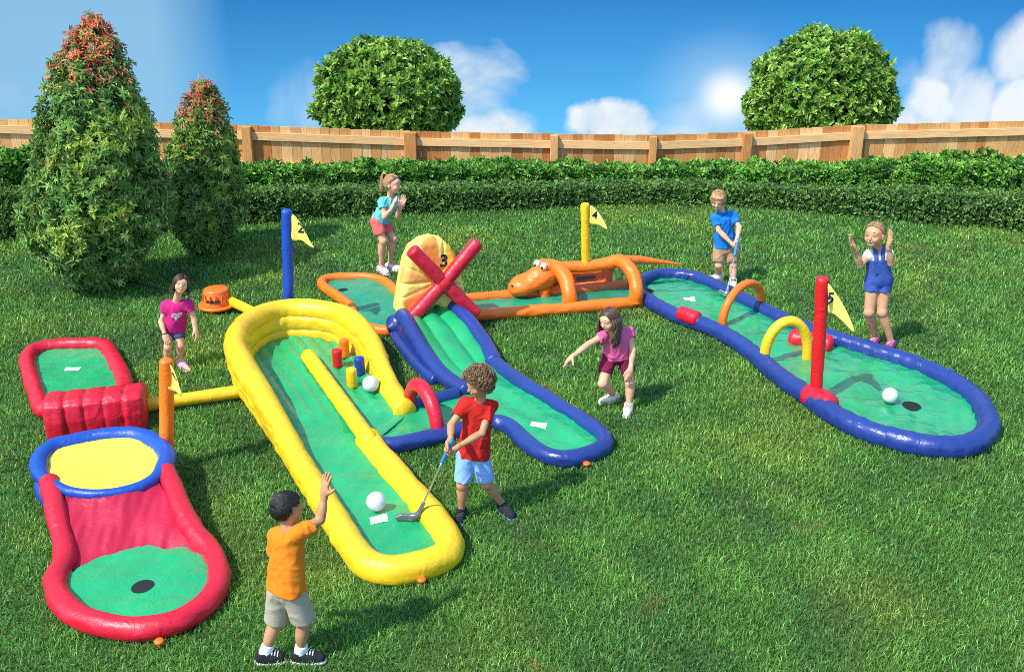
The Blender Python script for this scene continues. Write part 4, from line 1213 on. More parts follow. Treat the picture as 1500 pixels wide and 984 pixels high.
def heart(t, p, u, k):
    ca, cb, wa, wb, dn, cF, A, hc = k
    c = (ca + cb) / 2 + dn * .095 * u + cF * .0902 * u; right = nrm(np.cross(-dn, -cF)); right = nrm(p['sb'] - p['sa'])
    th = np.linspace(0, 2 * PI, 40, endpoint=False)
    hxy = np.stack([16 * np.sin(th) ** 3, 13 * np.cos(th) - 5 * np.cos(2 * th) - 2 * np.cos(3 * th) - np.cos(4 * th)], 1) / 17 * .060 * u
    def on(x, y, lift): return c + right * x * 1.15 - dn * y - cF * ((x / .10) ** 2 * .030) + cF * lift
    ring = [hxy * s_ for s_ in (1, .8, .6, .4, .2, .02)]
    V = np.array([on(x, y, .010) for rg in ring for x, y in rg]); q = [(a * 40 + i, a * 40 + (i + 1) % 40, (a + 1) * 40 + (i + 1) % 40, (a + 1) * 40 + i) for a in range(5) for i in range(40)]
    sh_ = [o for o in t.children if o.name.startswith('shirt')][0]
    V = lay_on(V, -cF, sh_, .004)
    r = np.random.default_rng(9)
    pal = np.array([(.75, .70, .72), (.75, .30, .50), (.80, .60, .68), (.14, .10, .14), (.75, .72, .74)])
    n2 = noise(V, 26, 96) + r.normal(0, .25, len(V)); col = pal[np.clip(((n2 + 1.4) / 2.8 * 5).astype(int), 0, 4)]
    part('heart_print', MB().add(V, q, None, 0, col), attr_mat('printed_cotton', .7), [o for o in t.children if o.name.startswith('shirt')][0])
def ext_pink(t, p, u, k):
    heart(t, p, u, k)
    w = p['wa']; d = nrm(p['ta'] - w); a = frame(d, [.1, -.5, .8]); th = np.linspace(0, 2 * PI, 20, endpoint=False)
    part('bracelet', tube(np.array([w + (a[1] * math.cos(x) + a[2] * math.sin(x)) * .023 for x in th]), .005, 8, True), plain('dark_band', (.12, .02, .03), .5), t)
person('small laughing girl in magenta shirt with heart print, bending forward behind pole 1', .90,
    dict(head=(265, 416, -.11), neck=(259, 437, -.06), sa=(243, 446, -.03), sb=(277, 445, -.05), ea=(236, 471, -.05), wa=(241, 489, -.13), ta=(245, 500, -.16),
         eb=(284, 467, -.04), wb=(286, 481, -.07), tb=(289, 490, -.09), ha=(248, 482, .02), hb=(261, 482, .02), ka=(246, 508, -.07), kb=(264, 506, -.06),
         aa=(244, 532), ab=(264, 530), fa=(243, 543), fb=(278, 542)),
    (.38, -.90, .22), (.20, .18, 1), (.28, -.92, -.2), 'fair', T_mg, B_jn, S_pk, .38, .045, .55, 1.0,
    dict(a=('relax', (-.1, .6, -.7), (.6, -.4, 0)), b=('relax', (-.8, .2, 0), (.2, -.8, 0))), mkhair('dark_brown', (.055, .028, .018), make=h_bob, cut=.030, low=.080), 2, extra=ext_pink, neckline=.040)

# ---- 4 girl with ponytail in turquoise
def h_pony(mb, c, Fr, rad, keep, u, p):
    strands(mb, c, Fr, rad, 1300, .07, .002, (.6, 1.5), keep, lambda d: np.array([-1.0, -.4 * d[1], .35]), .0023, 7)
    f, r, up = Fr
    b_ = c - f * rad[0] * .75 + up * rad[2] * .78
    for k in range(170):
        o = unit(1)[0] * .014
        add_strand(mb, [b_ + f * .03, b_ - f * .03 + up * .025 + o * .6, b_ - f * .055 - up * .02 + o, b_ - f * .060 - up * .10 + o * 1.4, b_ - f * rng.uniform(.045, .085) - up * rng.uniform(.16, .21) + o * 1.2], .0042, rng.uniform(.6, 1.5))
    add_strand(mb, [b_ - r * .012, b_ - f * .012 + up * .012, b_ + r * .012, b_ - f * .004 - up * .012], .008, .25)
T_tq = cloth('turquoise_cotton', (.12, .50, .55)); B_co = cloth('coral_cotton', (.78, .13, .12))
S_rw = (cloth('white_red_canvas', (.72, .60, .58)), M['sole_w'], plain('red_laces', (.5, .03, .05), .6))
person('girl with blond ponytail in turquoise shirt and coral shorts clapping near the hedge', 1.17,
    dict(head=(575, 270, -.06), neck=(572, 288, .0), sa=(559, 295, -.09), sb=(585, 292, .08), ea=(563, 318, -.17), wa=(573, 307, -.20), ta=(577, 297, -.19),
         eb=(582, 318, -.03), wb=(587, 304, -.11), tb=(592, 291, -.12), ha=(552, 325, -.05), hb=(560, 325, .08), ka=(561, 353, -.12), kb=(576, 350, .02),
         aa=(558, 391), ab=(571, 387), fa=(567, 400), fb=(584, 394)),
    (.93, -.36, .0), (.0, .1, 1), (.85, -.45, .0), 'fair', T_tq, B_co, S_rw, .40, .03, .62, 1.05,
    dict(a=('flat', (.9, .3, .1), (-.6, .6, .3)), b=('flat', (-.5, -.8, 0), (-.6, .4, .3))), mkhair('blond_brown', (.36, .20, .085), make=h_pony, cut=.016, low=.070), 1, neckline=.038)

# ---- 5 pointing girl with long wavy hair
def h_wavy(mb, c, Fr, rad, keep, u, p):
    f, r, up = Fr
    strands(mb, c, Fr, rad, 1300, .11, .004, (.5, 1.6), keep, lambda d: np.array([-.1, .9 * np.sign(d[1] + .1), -.6]), .0024, 9, .5)
    g = np.array([0, 0, -1.0])
    for k in range(240):
        sg = 1 if k % 2 else -1; a = rng.uniform(-1.3, .45)
        q = c + r * sg * rad[1] * math.cos(a) * 1.02 + f * rad[0] * math.sin(a) * .98 + up * .01
        L = rng.uniform(.20, .31); w = .014; o = r * sg
        pts = [q + up * .035 - o * .025]
        ph = rng.uniform(0, 6)
        for i in range(1, 8):
            tt_ = i / 7; pts.append(q + g * L * tt_ + o * (.012 + .012 * math.sin(tt_ * 3)) + (r * math.sin(ph + i * 1.6) + f * math.cos(ph + i * 1.6)) * w * min(1, tt_ * 1.6) + f * .02 * tt_)
        add_strand(mb, pts, .0046, rng.uniform(.45, 1.7))
T_pk = cloth('pink_cotton', (.72, .11, .26)); B_bu = cloth('burgundy_cotton', (.16, .008, .035))
S_cr = (cloth('cream_canvas', (.72, .66, .52)), plain('cream_sole', (.74, .70, .60), .6), plain('grey_laces', (.25, .24, .22), .7))
person('girl with long wavy hair in pink shirt and burgundy shorts, pointing to the left', 1.02,
    dict(head=(893, 468, -.10), neck=(901, 489, -.04), sa=(882, 492, -.08), sb=(923, 485, .05), ea=(862, 504, -.16), wa=(839, 522, -.26), ta=(826, 533, -.32),
         eb=(927, 513, -.05), wb=(924, 538, -.13), tb=(923, 552, -.16), ha=(893, 524, .02), hb=(915, 522, .05), ka=(883, 561, -.13), kb=(923, 561, -.08),
         aa=(899, 578), ab=(921, 593), fa=(882, 588), fb=(918, 607)),
    (-.72, -.66, -.22), (-.18, -.05, 1), (-.50, -.84, -.2), 'fair', T_pk, B_bu, S_cr, .30, .045, .60, .95,
    dict(a=('point', (.3, -.3, -.9), (.2, -.8, .2)), b=('relax', (-.5, .7, 0), (-.8, -.3, 0))), mkhair('wavy_brown', (.085, .042, .022), make=h_wavy, cut=.020, low=.075), 1, neckline=.042)

# ---- 6 blond boy in blue polo with putter
def h_boy(mb, c, Fr, rad, keep, u, p):
    strands(mb, c, Fr, rad, 1400, .085, .003, (.55, 1.5), keep, lambda d: np.array([.75, .75, .0 if d[2] > .5 else -.8]), .0026, 11)
    f, r, up = Fr
    for k in range(110):
        a = rng.uniform(-.8, .9)
        q = c + f * rad[0] * math.cos(a) * .92 + r * rad[1] * math.sin(a) + up * rad[2] * .52
        add_strand(mb, [q + up * .03 - f * .03, q + f * .006, q - up * .022 + f * .004 + r * .012], .0042, rng.uniform(.6, 1.4))
T_bl = cloth('blue_polo', (.012, .17, .52)); B_tn = cloth('tan_cotton', (.42, .26, .13))
S_wb = (cloth('white_trainer', (.70, .70, .72)), M['sole_w'], plain('black_mark', (.03, .03, .03), .6))
def collar(t, p, u, k):
    ca, cb, wa, wb, dn, cF, A, hc = k
    nk = p['neck']; a = frame(cF, [0, 0, 1]); th = np.linspace(-2.6, 2.6, 26)
    V = [nk + (a[0] * math.cos(x) * .052 + a[1] * math.sin(x) * .050) * u + np.array([0, 0, .012 - .022 * math.cos(x)]) * u for x in th]
    part('collar', tube(V, .011 * u, 8, squash=1.5), T_bl, [o for o in t.children if o.name.startswith('shirt')][0])
kidF, pF = person('blond boy in blue polo shirt and tan shorts putting into the long blue lane', 1.13,
    dict(head=(1052, 293, -.08), neck=(1058, 310, -.03), sa=(1046, 319, -.06), sb=(1075, 315, .0), ea=(1053, 338, -.12), wa=(1074, 359, -.22), ta=(1080, 367, -.24),
         eb=(1083, 333, -.10), wb=(1080, 349, -.22), tb=(1077, 362, -.25), ha=(1054, 366, .0), hb=(1070, 364, .0), ka=(1053, 388, -.04), kb=(1074, 388, -.03),
         aa=(1053, 403), ab=(1074, 410), fa=(1041, 409), fb=(1074, 420)),
    (-.28, -.90, -.32), (.05, -.2, 1), (-.2, -.97, 0), 'fair', T_bl, B_tn, S_wb, .58, .02, .75, 1.05,
    dict(a=('grip', (.7, .5, .2), (.2, -.5, .6)), b=('grip', (-.7, -.4, .2), (0, -.8, -.2))), mkhair('sandy', (.42, .23, .10), make=h_boy, cut=.030, low=.062), 0, extra=collar)

# ---- 7 girl in dungarees
def h_back(mb, c, Fr, rad, keep, u, p):
    strands(mb, c, Fr, rad, 1300, .09, .002, (.6, 1.45), keep, lambda d: np.array([-.8, .5 * np.sign(d[1]), -.2]), .0023, 13)
    f, r, up = Fr
    for k in range(110):
        o = unit(1)[0] * .018; b_ = c - f * rad[0] * .9 - up * .03
        add_strand(mb, [b_, b_ - f * .02 - up * .03 + o, b_ - f * .02 - up * .10 + o, b_ - f * .01 - up * .15 + o], .0045, rng.uniform(.6, 1.4))
T_wt = cloth('white_cotton', (.78, .78, .80)); B_nv = cloth('blue_denim', (.045, .085, .32), 90, .3, var=.16)
S_pp = (cloth('purple_canvas', (.20, .035, .13)), plain('mauve_sole', (.60, .45, .52), .6), plain('pink_laces', (.55, .25, .4), .6))
def bib(t, p, u, k):
    ca, cb, wa, wb, dn, cF, A, hc = k
    lo = np.minimum.reduce([p['sa'], p['sb'], p['ha'], p['hb']]) - .18; hi = np.maximum.reduce([p['sa'], p['sb'], p['ha'], p['hb']]) + .14
    s = SDF(lo, hi, .0062)
    o = .017
    s.cone(ca + dn * .045 * u, wa - dn * .07 * u, .050 * u + o, .049 * u + o, .06); s.cone(cb + dn * .045 * u, wb - dn * .07 * u, .050 * u + o, .049 * u + o, .06)
    s.cone((ca + cb) / 2 + dn * .05 * u + cF * .014 * u, (wa + wb) / 2 - dn * .05 * u + cF * .014 * u, .062 * u + o, .062 * u + o, .06)
    s.cone(wa, wb, .070 * u + o * .6, .070 * u + o * .6, .05)
    top_ = (ca + cb) / 2 + dn * .040 * u + cF * .07 * u
    s.plane(top_, nrm(-dn - cF * .30))
    s.plane((wa + wb) / 2 + dn * .05 * u, dn)
    s.fold(.005, 2.6, 49, (1, 1, .5))
    b_ = part('bib', s.mb(), B_nv, t)
    for sg, c_ in ((-1, ca), (1, cb)):
        nk = p['neck']; f0 = top_ + (c_ - (ca + cb) / 2) * .75 + cF * .008 * u + dn * .02
        pth = catmull(np.array([f0 + dn * .02, f0 - dn * .035 + cF * .004, c_ - dn * .055 * u + cF * .03 * u, c_ - dn * .058 * u - cF * .02 * u, c_ - dn * .01 * u - cF * .085 * u, c_ + dn * .05 * u - cF * .09 * u]), .012)
        part('strap', tube(pth, .017 * u, 8, squash=.5), B_nv, b_)
    mb = MB(); rt = nrm(cb - ca)
    ctr = lay_on(np.array([top_ + dn * .065 * u]), -cF, b_, .002)[0]
    R = np.array([rt, -cF, -dn]); box(mb, ctr, (.10 * u, .006, .075 * u), R, bev=.002)
    part('pocket', mb, B_nv, b_, smooth=False)
person('cheering girl in denim dungaree shorts and white shirt with raised hands beside the blue lane', 1.24,
    dict(head=(1281, 344, -.05), neck=(1286, 363, .0), sa=(1272, 372, -.01), sb=(1303, 370, .03), ea=(1260, 389, -.08), wa=(1252, 366, -.14), ta=(1245, 348, -.15),
         eb=(1305, 386, -.11), wb=(1302, 362, -.16), tb=(1305, 342, -.16), ha=(1279, 411, .0), hb=(1295, 411, .0), ka=(1273, 457, -.07), kb=(1292, 457, -.07),
         aa=(1283, 496), ab=(1306, 502), fa=(1278, 504), fb=(1301, 511)),
    (-.66, -.74, .06), (.0, .1, 1), (-.25, -.96, 0), 'tan', T_wt, B_nv, S_pp, .42, .02, .34, 1.0,
    dict(a=('flat', (.8, -.4, 0), (.4, -.7, .2)), b=('flat', (-.9, -.1, 0), (-.2, -.8, .1))), mkhair('ash_blond', (.34, .20, .10), make=h_back, cut=.010, low=.060), 1, extra=bib, neckline=.040, tight=1.0)

# ---- putters
def putter(label, grip_top, grip_low, foot, head_dir, blade, L_grip_r=.014):
    a = np.asarray(grip_top); b_ = np.asarray(grip_low); c = np.asarray(foot)
    t = thing('putter', label, 'golf putter', (c[0], c[1], c[2]), 'toy golf putters')
    part('grip', round_tube(a, b_, L_grip_r, 14, .3), M['grip'], t)
    sh = nrm(c - b_); hs1 = c - sh * .12
    part('shaft', tube(catmull(np.array([b_, (b_ + hs1) / 2, hs1]), .05), .0085, 12), M['metal'], t)
    d = nrm(head_dir)
    s = SDF(c - .3, c + .3, .006)
    s.cone(hs1 - sh * .02, c - sh * .02, .014, .019, .01); s.cone(c - sh * .03, c + d * .04 + [0, 0, -.005], .020, .022, .02)
    n_ = np.cross(d, [0, 0, 1]); w = np.array([0, 0, 1.0])
    s.prism([(-.01, -.022), (.03, -.028), (.145, -.026), (.158, .006), (.11, .030), (.0, .026)], c + d * .01, d, w, n_, .017, .012, .015)
    part('club_head', s.mb(), blade, t)
    return t
ga = pB['wa'] * .35 + pB['ta'] * .65 ; gb = pB['wb'] * .40 + pB['tb'] * .60
g0 = P(662, 645, ga[1] - .01); ft = G(611, 757, .115)
ax_ = nrm(ft - g0); g1 = g0 + ax_ * .20
putter('putter with blue grip and grey head held by the curly-haired boy over the yellow lane', g0, g1, ft, G(586, 764, .10) - G(612, 764, .10), M['head_grey'])
ga = pF['tb']; g0 = P(1081, 350, pF['wb'][1] - .02); ft = G(1064, 432, .13); ax_ = nrm(ft - g0); g1 = g0 + ax_ * .24
putter('putter with blue grip and silver head held by the blond boy at the blue lane', g0, g1, ft, G(1047, 424, .13) - G(1064, 434, .13), M['metal'], .016)
# ================================================================== lawn, grass, hedges, fence, trees, sky
m, nt, b = new_mat('lawn_soil')
tc = nd(nt, 'ShaderNodeTexCoord'); n1 = nd(nt, 'ShaderNodeTexNoise', i_Scale=30.0, i_Detail=6.0); n2 = nd(nt, 'ShaderNodeTexNoise', i_Scale=.7, i_Detail=4.0)
cr = nd(nt, 'ShaderNodeValToRGB'); cr.color_ramp.elements[0].color = (.028, .070, .014, 1); cr.color_ramp.elements[1].color = (.065, .145, .03, 1)
mxn = nd(nt, 'ShaderNodeMath', operation='MULTIPLY')
nt.links.new(tc.outputs['Object'], n1.inputs['Vector']); nt.links.new(tc.outputs['Object'], n2.inputs['Vector'])
nt.links.new(n1.outputs['Fac'], mxn.inputs[0]); nt.links.new(n2.outputs['Fac'], mxn.inputs[1]); mxn.inputs[1].default_value = 1
mp2 = nd(nt, 'ShaderNodeMath', operation='MULTIPLY'); mp2.inputs[1].default_value = 2.4
nt.links.new(mxn.outputs[0], mp2.inputs[0]); nt.links.new(mp2.outputs[0], cr.inputs['Fac']); nt.links.new(cr.outputs['Color'], b.inputs['Base Color'])
b.inputs['Roughness'].default_value = .95
xs = np.concatenate([np.arange(-160, -30, 10), np.arange(-30, 31, 2), np.arange(40, 170, 10)]).astype(float)
ys = np.concatenate([np.arange(-60, 0, 10), np.arange(0, 18, 2), [19.2, 21, 24, 30, 40, 60, 100, 180, 320]]).astype(float)
X, Y = np.meshgrid(xs, ys, indexing='ij')
Z = np.where(Y > 19.2, -(Y - 19.2) * .62, 0.0)
k = len(ys); i = np.arange(len(xs) - 1)[:, None]; j = np.arange(k - 1)[None, :]
Q = np.stack([i * k + j, (i + 1) * k + j, (i + 1) * k + j + 1, i * k + j + 1], -1).reshape(-1, 4)
lawn = part('lawn', MB().add(np.stack([X, Y, Z], -1).reshape(-1, 3), Q), m); lawn['kind'] = 'structure'

# hedge lines (photo outlines put on the lawn)
hb = catmull(Gs([(-160, 372), (0, 355), (120, 349), (250, 341), (370, 330), (480, 321), (600, 315), (760, 308), (900, 302), (1040, 302), (1130, 308), (1224, 317), (1340, 328), (1500, 342), (1660, 362)]), .05)
htop_px = [(-160, 284), (0, 281), (200, 279), (370, 277), (600, 273), (930, 267), (1100, 270), (1224, 274), (1500, 284), (1660, 292)]
utop_px = [(-160, 208), (0, 213), (200, 224), (370, 231), (480, 235), (600, 234), (760, 235), (930, 234), (1100, 236), (1224, 232), (1500, 223), (1660, 214)]
def interp_px(tab, x): return np.interp(x, [a for a, _ in tab], [b for _, b in tab])
def to_px(p):
    d = p - EYE; z = d[1] * cp - d[2] * sp
    return 750 + F_PX * d[0] / z, 492 - F_PX * (d[1] * sp + d[2] * cp) / z
hx = np.array([to_px(p)[0] for p in hb])
DEP = .5
hz = np.array([P(x, interp_px(htop_px, x) + 5, y + .06)[2] for x, y in zip(hx, hb[:, 1])])

def leaves_mb(pos, dirs, nor, ln, wd, col, mb=None, fold=.25):
    """one folded leaf per row: base, left, tip, right"""
    dirs = dirs / np.linalg.norm(dirs, axis=1)[:, None]
    s_ = np.cross(dirs, nor); s_ /= np.linalg.norm(s_, axis=1)[:, None] + 1e-9
    n_ = np.cross(s_, dirs)
    ln = np.broadcast_to(ln, (len(pos),))[:, None]; wd = np.broadcast_to(wd, (len(pos),))[:, None]
    t_ = pos + dirs * ln - n_ * ln * .12
    m1 = pos + dirs * ln * .28; m2 = pos + dirs * ln * .68; up = n_ * wd * fold
    V = np.stack([pos, m1 + s_ * wd * .44 + up, m2 + s_ * wd * .42 + up * .8, t_, m2 - s_ * wd * .42 + up * .8, m1 - s_ * wd * .44 + up], 1).reshape(-1, 3)
    k = np.arange(len(pos))[:, None] * 6
    Q = np.concatenate([k + [0, 3, 2, 1], k + [0, 5, 4, 3]])
    return (mb or MB()).add(V, Q, None, 0, np.repeat(col, 6, 0))

M['leaf'] = attr_mat('glossy_leaf', .40, trans=.35, spec=.4)
M['leafsoft'] = attr_mat('hedge_leaf', .5, trans=.32, spec=.3)
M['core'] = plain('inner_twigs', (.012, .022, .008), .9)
M['bark'] = plain('bark', (.06, .040, .025), .9, .8, 40, stretch=(1, 1, .2), var=.3)

def hedge(name, label, base, zt, dep, nshoot, per, ln, wd, cols, upright, lump, z0=0.0):
    """row of clipped shrubs: dark twiggy core and leaf rosettes over face and top"""
    n = len(base)
    tg = np.gradient(base, axis=0); tg /= np.linalg.norm(tg, axis=1)[:, None]
    nb = np.stack([-tg[:, 1], tg[:, 0], 0 * tg[:, 0]], 1)          # towards the back
    mid = base[n // 2]
    t = thing(name, label, 'hedge', (mid[0], mid[1], 0))
    # core
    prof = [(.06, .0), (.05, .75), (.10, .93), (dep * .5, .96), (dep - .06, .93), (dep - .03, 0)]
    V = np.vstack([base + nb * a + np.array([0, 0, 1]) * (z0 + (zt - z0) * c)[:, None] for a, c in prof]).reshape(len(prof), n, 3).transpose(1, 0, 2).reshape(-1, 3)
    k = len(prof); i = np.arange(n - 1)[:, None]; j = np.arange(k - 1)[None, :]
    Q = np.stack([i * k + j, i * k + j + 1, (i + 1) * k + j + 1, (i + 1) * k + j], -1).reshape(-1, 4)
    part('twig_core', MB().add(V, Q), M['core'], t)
    # rosettes
    ii = rng.integers(0, n, nshoot); top = rng.random(nshoot) < .40
    f = np.where(top, rng.uniform(0, dep, nshoot), rng.uniform(-.03, .05, nshoot))
    zz = z0 + (zt[ii] - z0) * np.where(top, rng.uniform(.93, 1.02, nshoot), rng.uniform(.0, 1.0, nshoot) ** .85)
    pos = base[ii] + nb[ii] * f[:, None] + tg[ii] * rng.uniform(-.03, .03, (nshoot, 1)); pos[:, 2] = zz
    lm = noise(pos * [1, 1, 1.6], lump[0], 95)
    pos -= nb[ii] * (lm * lump[1])[:, None]; pos[:, 2] += np.where(top, lm * lump[1] * 1.3, 0)
    out = np.where(top[:, None], np.array([0, 0, 1.0]) - nb[ii] * .25, -nb[ii] + np.array([0, 0, upright]))
    out = out + unit(nshoot) * .45; out /= np.linalg.norm(out, axis=1)[:, None]
    base_c = np.array(cols)[rng.choice(len(cols), nshoot)] * rng.uniform(.75, 1.25, (nshoot, 1))
    P_ = np.repeat(pos, per, 0); O_ = np.repeat(out, per, 0); m_ = len(P_)
    d = O_ * rng.uniform(.15, .9, (m_, 1)) + unit(m_) * .75
    col = np.repeat(base_c, per, 0) * rng.uniform(.8, 1.2, (m_, 1))
    mb = leaves_mb(P_ + unit(m_) * ln * .25, d, O_ + .3 * unit(m_), ln * rng.uniform(.6, 1.2, m_), wd * rng.uniform(.7, 1.2, m_), col)
    part('foliage', mb, M['leafsoft'], t, smooth=False)
    return t

low_cols = [(.10, .21, .045), (.16, .31, .065), (.25, .43, .10), (.06, .135, .03)]
up_cols = [(.11, .28, .035), (.19, .42, .055), (.28, .53, .09), (.06, .16, .028)]
hedge('clipped_hedge', 'low dark clipped box hedge along the back edge of the lawn', hb, hz, DEP, 15000, 6, .045, .024, low_cols, .35, (2.2, .02))
ub = hb + np.array([0, DEP + .16, 0])
uz = -.15 + np.array([P(x, interp_px(utop_px, x), y + .1)[2] for x, y in zip(np.array([to_px(p)[0] for p in ub]), ub[:, 1])])
hedge('leafy_hedge', 'taller bright green loose-leaved hedge between the clipped hedge and the fence', ub, uz, .55, 7500, 9, .088, .042, up_cols, .9, (1.5, .05), z0=.0)

# ---- fence
YF = 17.25
top_px = [(-260, 168), (0, 175), (200, 180), (345, 184), (600, 193), (812, 197), (957, 199), (1095, 194), (1255, 184), (1500, 178), (1760, 172)]
def ztop(x): return np.interp(x, [P(a, b_, YF)[0] for a, b_ in top_px], [P(a, b_, YF)[2] for a, b_ in top_px])
M['plank'] = attr_mat('cedar_boards', .75, spec=.2, bump=.35, scale=9, stretch=(6, 6, .5), var=.30)
M['railwood'] = attr_mat('cedar_rails', .75, spec=.2, bump=.35, scale=9, stretch=(.5, 6, 6), var=.22)
fence = thing('timber_fence', 'tan timber paling fence with posts and top rail behind the hedges', 'fence', (0, YF, 0))
posts_px = [-420, -180, 110, 362, 601, 812, 957, 1095, 1255, 1540, 1800]
posts = [P(x, 195, YF)[0] for x in posts_px]
wood = np.array([(.55, .265, .085), (.48, .205, .058), (.62, .33, .12), (.68, .40, .17), (.42, .165, .045), (.58, .30, .10)])
for a, b_ in zip(posts[:-1], posts[1:]):
    mb = MB(); x = a
    while x < b_ - .02:
        w = min(rng.uniform(.15, .20), b_ - x)
        cx = x + w / 2; h = ztop(cx) + rng.uniform(-.006, .007)
        box(mb, (cx, YF + .05 + rng.uniform(-.003, .003), h / 2), (w - .003, .022, h), bev=.003, col=wood[rng.integers(6)] * rng.uniform(.85, 1.15))
        x += w
    part('fence_panel', mb, M['plank'], fence, smooth=False)
    mb = MB(); z1, z2 = ztop(a), ztop(b_); L = b_ - a
    d = nrm(np.array([L, 0, z2 - z1])); R = np.array([d, [0, 1, 0], np.cross(d, [0, 1, 0])])
    for hh, tall in ((.17, .125), (.66, .12)):
        box(mb, ((a + b_) / 2, YF + .012, (z1 + z2) / 2 - hh), (L - .12, .045, tall), R, col=wood[3] * rng.uniform(.95, 1.15))
    part('fence_rail', mb, M['railwood'], fence, smooth=False)
for k_, a in enumerate(posts):
    h = ztop(a) - .01
    w_ = (.20, .13, .12, .15, .20)[(k_ - 4) % 5] if 4 <= k_ <= 8 else .15
    part('fence_post', box(MB(), (a, YF - .03, h / 2), (w_, .13, h), bev=.006, col=wood[k_ % 3] * 1.05), M['plank'], fence, smooth=False)

# ---- trees
def limbs(t, base, top, r0, n, spread, zlo=.2):
    H = top[2] - base[2]
    path = catmull(np.array([base, base + (top - base) * .35 + [.03, .02, 0], base + (top - base) * .7 - [.02, .0, 0], top]), .06)
    mb = tube(path, np.linspace(r0, .012, len(path)), 10)
    for k in range(n):
        f = rng.uniform(zlo, .85); c = base + (top - base) * f; a = rng.uniform(0, 2 * PI); L = spread(f) * rng.uniform(.5, .85)
        e = c + np.array([math.cos(a) * L, math.sin(a) * L, L * rng.uniform(.2, .6)])
        pth = catmull(np.array([c, c + (e - c) * .5 + [0, 0, .03], e]), .05)
        tube(pth, np.linspace(r0 * .4 * (1 - f * .6), .005, len(pth)), 7, mb=mb)
    return part('trunk', mb, M['bark'], t)

def cone_tree(label, base, H, R, nshoot, seedv, lean):
    t = thing('conical_tree', label, 'tree', base)
    prof = lambda f: R * np.interp(f, [.03, .08, .18, .30, .5, .7, .85, .94, 1.0], [.25, .62, .92, 1.0, .92, .72, .50, .30, .03])
    top = base + np.array([lean * H, 0, H])
    limbs(t, base, top - [0, 0, .1], R * .045, 60, lambda f: float(prof(f)), .06)
    # leafy shoots on an uneven surface, some inside
    f = rng.beta(1.05, 1.45, nshoot) * .97 + .03; a = rng.uniform(0, 2 * PI, nshoot)
    q = np.stack([np.cos(a), np.sin(a), f * 3.2], 1)
    lump = noise(q, .42, 60 + seedv) * .15 + noise(q, 1.1, 70 + seedv) * .15
    dep = np.where(rng.random(nshoot) < .72, rng.uniform(.86, 1.06, nshoot), rng.uniform(.45, .9, nshoot))
    r = prof(f) * (dep + lump)
    pos = base + np.stack([r * np.cos(a) + lean * f * H, r * np.sin(a), f * H + rng.normal(0, .03, nshoot)], 1)
    out = np.stack([np.cos(a), np.sin(a), np.interp(f, [0, .6, 1], [.15, .5, 1.6])], 1) + unit(nshoot) * .35
    out /= np.linalg.norm(out, axis=1)[:, None]
    per = 15; P_ = np.repeat(pos, per, 0); O_ = np.repeat(out, per, 0); m_ = len(P_)
    ring = unit(m_); ring -= O_ * (ring * O_).sum(1)[:, None]; ring /= np.linalg.norm(ring, axis=1)[:, None]
    lift = rng.uniform(-.25, .95, (m_, 1))
    d = ring * 1.0 + O_ * lift + np.array([0, 0, -.22])
    dark = np.array([(.13, .25, .052), (.21, .38, .075), (.31, .49, .11)])
    col = dark[rng.choice(3, nshoot, p=[.4, .4, .2])] * rng.uniform(.8, 1.2, (nshoot, 1))
    br = (noise(pos, .9, 80 + seedv) + rng.normal(0, .5, nshoot) > .75)[:, None]
    col = np.where(br, np.array([.42, .54, .09]) * rng.uniform(.8, 1.2, (nshoot, 1)), col)
    redp = np.clip((f - .70) / .20, 0, 1) * .80 + .02
    isred = (rng.random(nshoot) < redp)[:, None]
    rc_ = np.array([(.80, .20, .10), (.88, .36, .14), (.74, .14, .11)])[rng.choice(3, nshoot)]
    C_ = np.repeat(col, per, 0) * rng.uniform(.75, 1.25, (m_, 1))
    tipmask = (lift[:, 0] > .1)[:, None] & np.repeat(isred, per, 0)
    C_ = np.where(tipmask, np.repeat(rc_, per, 0) * rng.uniform(.75, 1.2, (m_, 1)), C_)
    ln = np.where(tipmask[:, 0],   .066, .078) * rng.uniform(.6, 1.2, m_)
    mb = leaves_mb(P_ + O_ * rng.uniform(-.05, .05, (m_, 1)), d, O_ + .25 * unit(m_), ln, ln * .30, C_, fold=.18)
    part('crown', mb, M['leaf'], t, smooth=False)
    return t

def tree_from_px(label, base_px, top, half_px, nshoot, sd):
    b_ = G(*base_px); tp = P(*top, b_[1]); e = P(base_px[0] + half_px, base_px[1] - 80, b_[1])
    return cone_tree(label, b_, tp[2], e[0] - b_[0], nshoot, sd, (tp[0] - b_[0]) / tp[2])
tree_from_px('largest conical tree with red new leaves at its tip, left of the lawn', (147, 422), (138, 24), 68, 3900, 1)
tree_from_px('smaller conical tree with red tip between the big conical tree and blue pole', (300, 368), (298, 118), 42, 2100, 2)

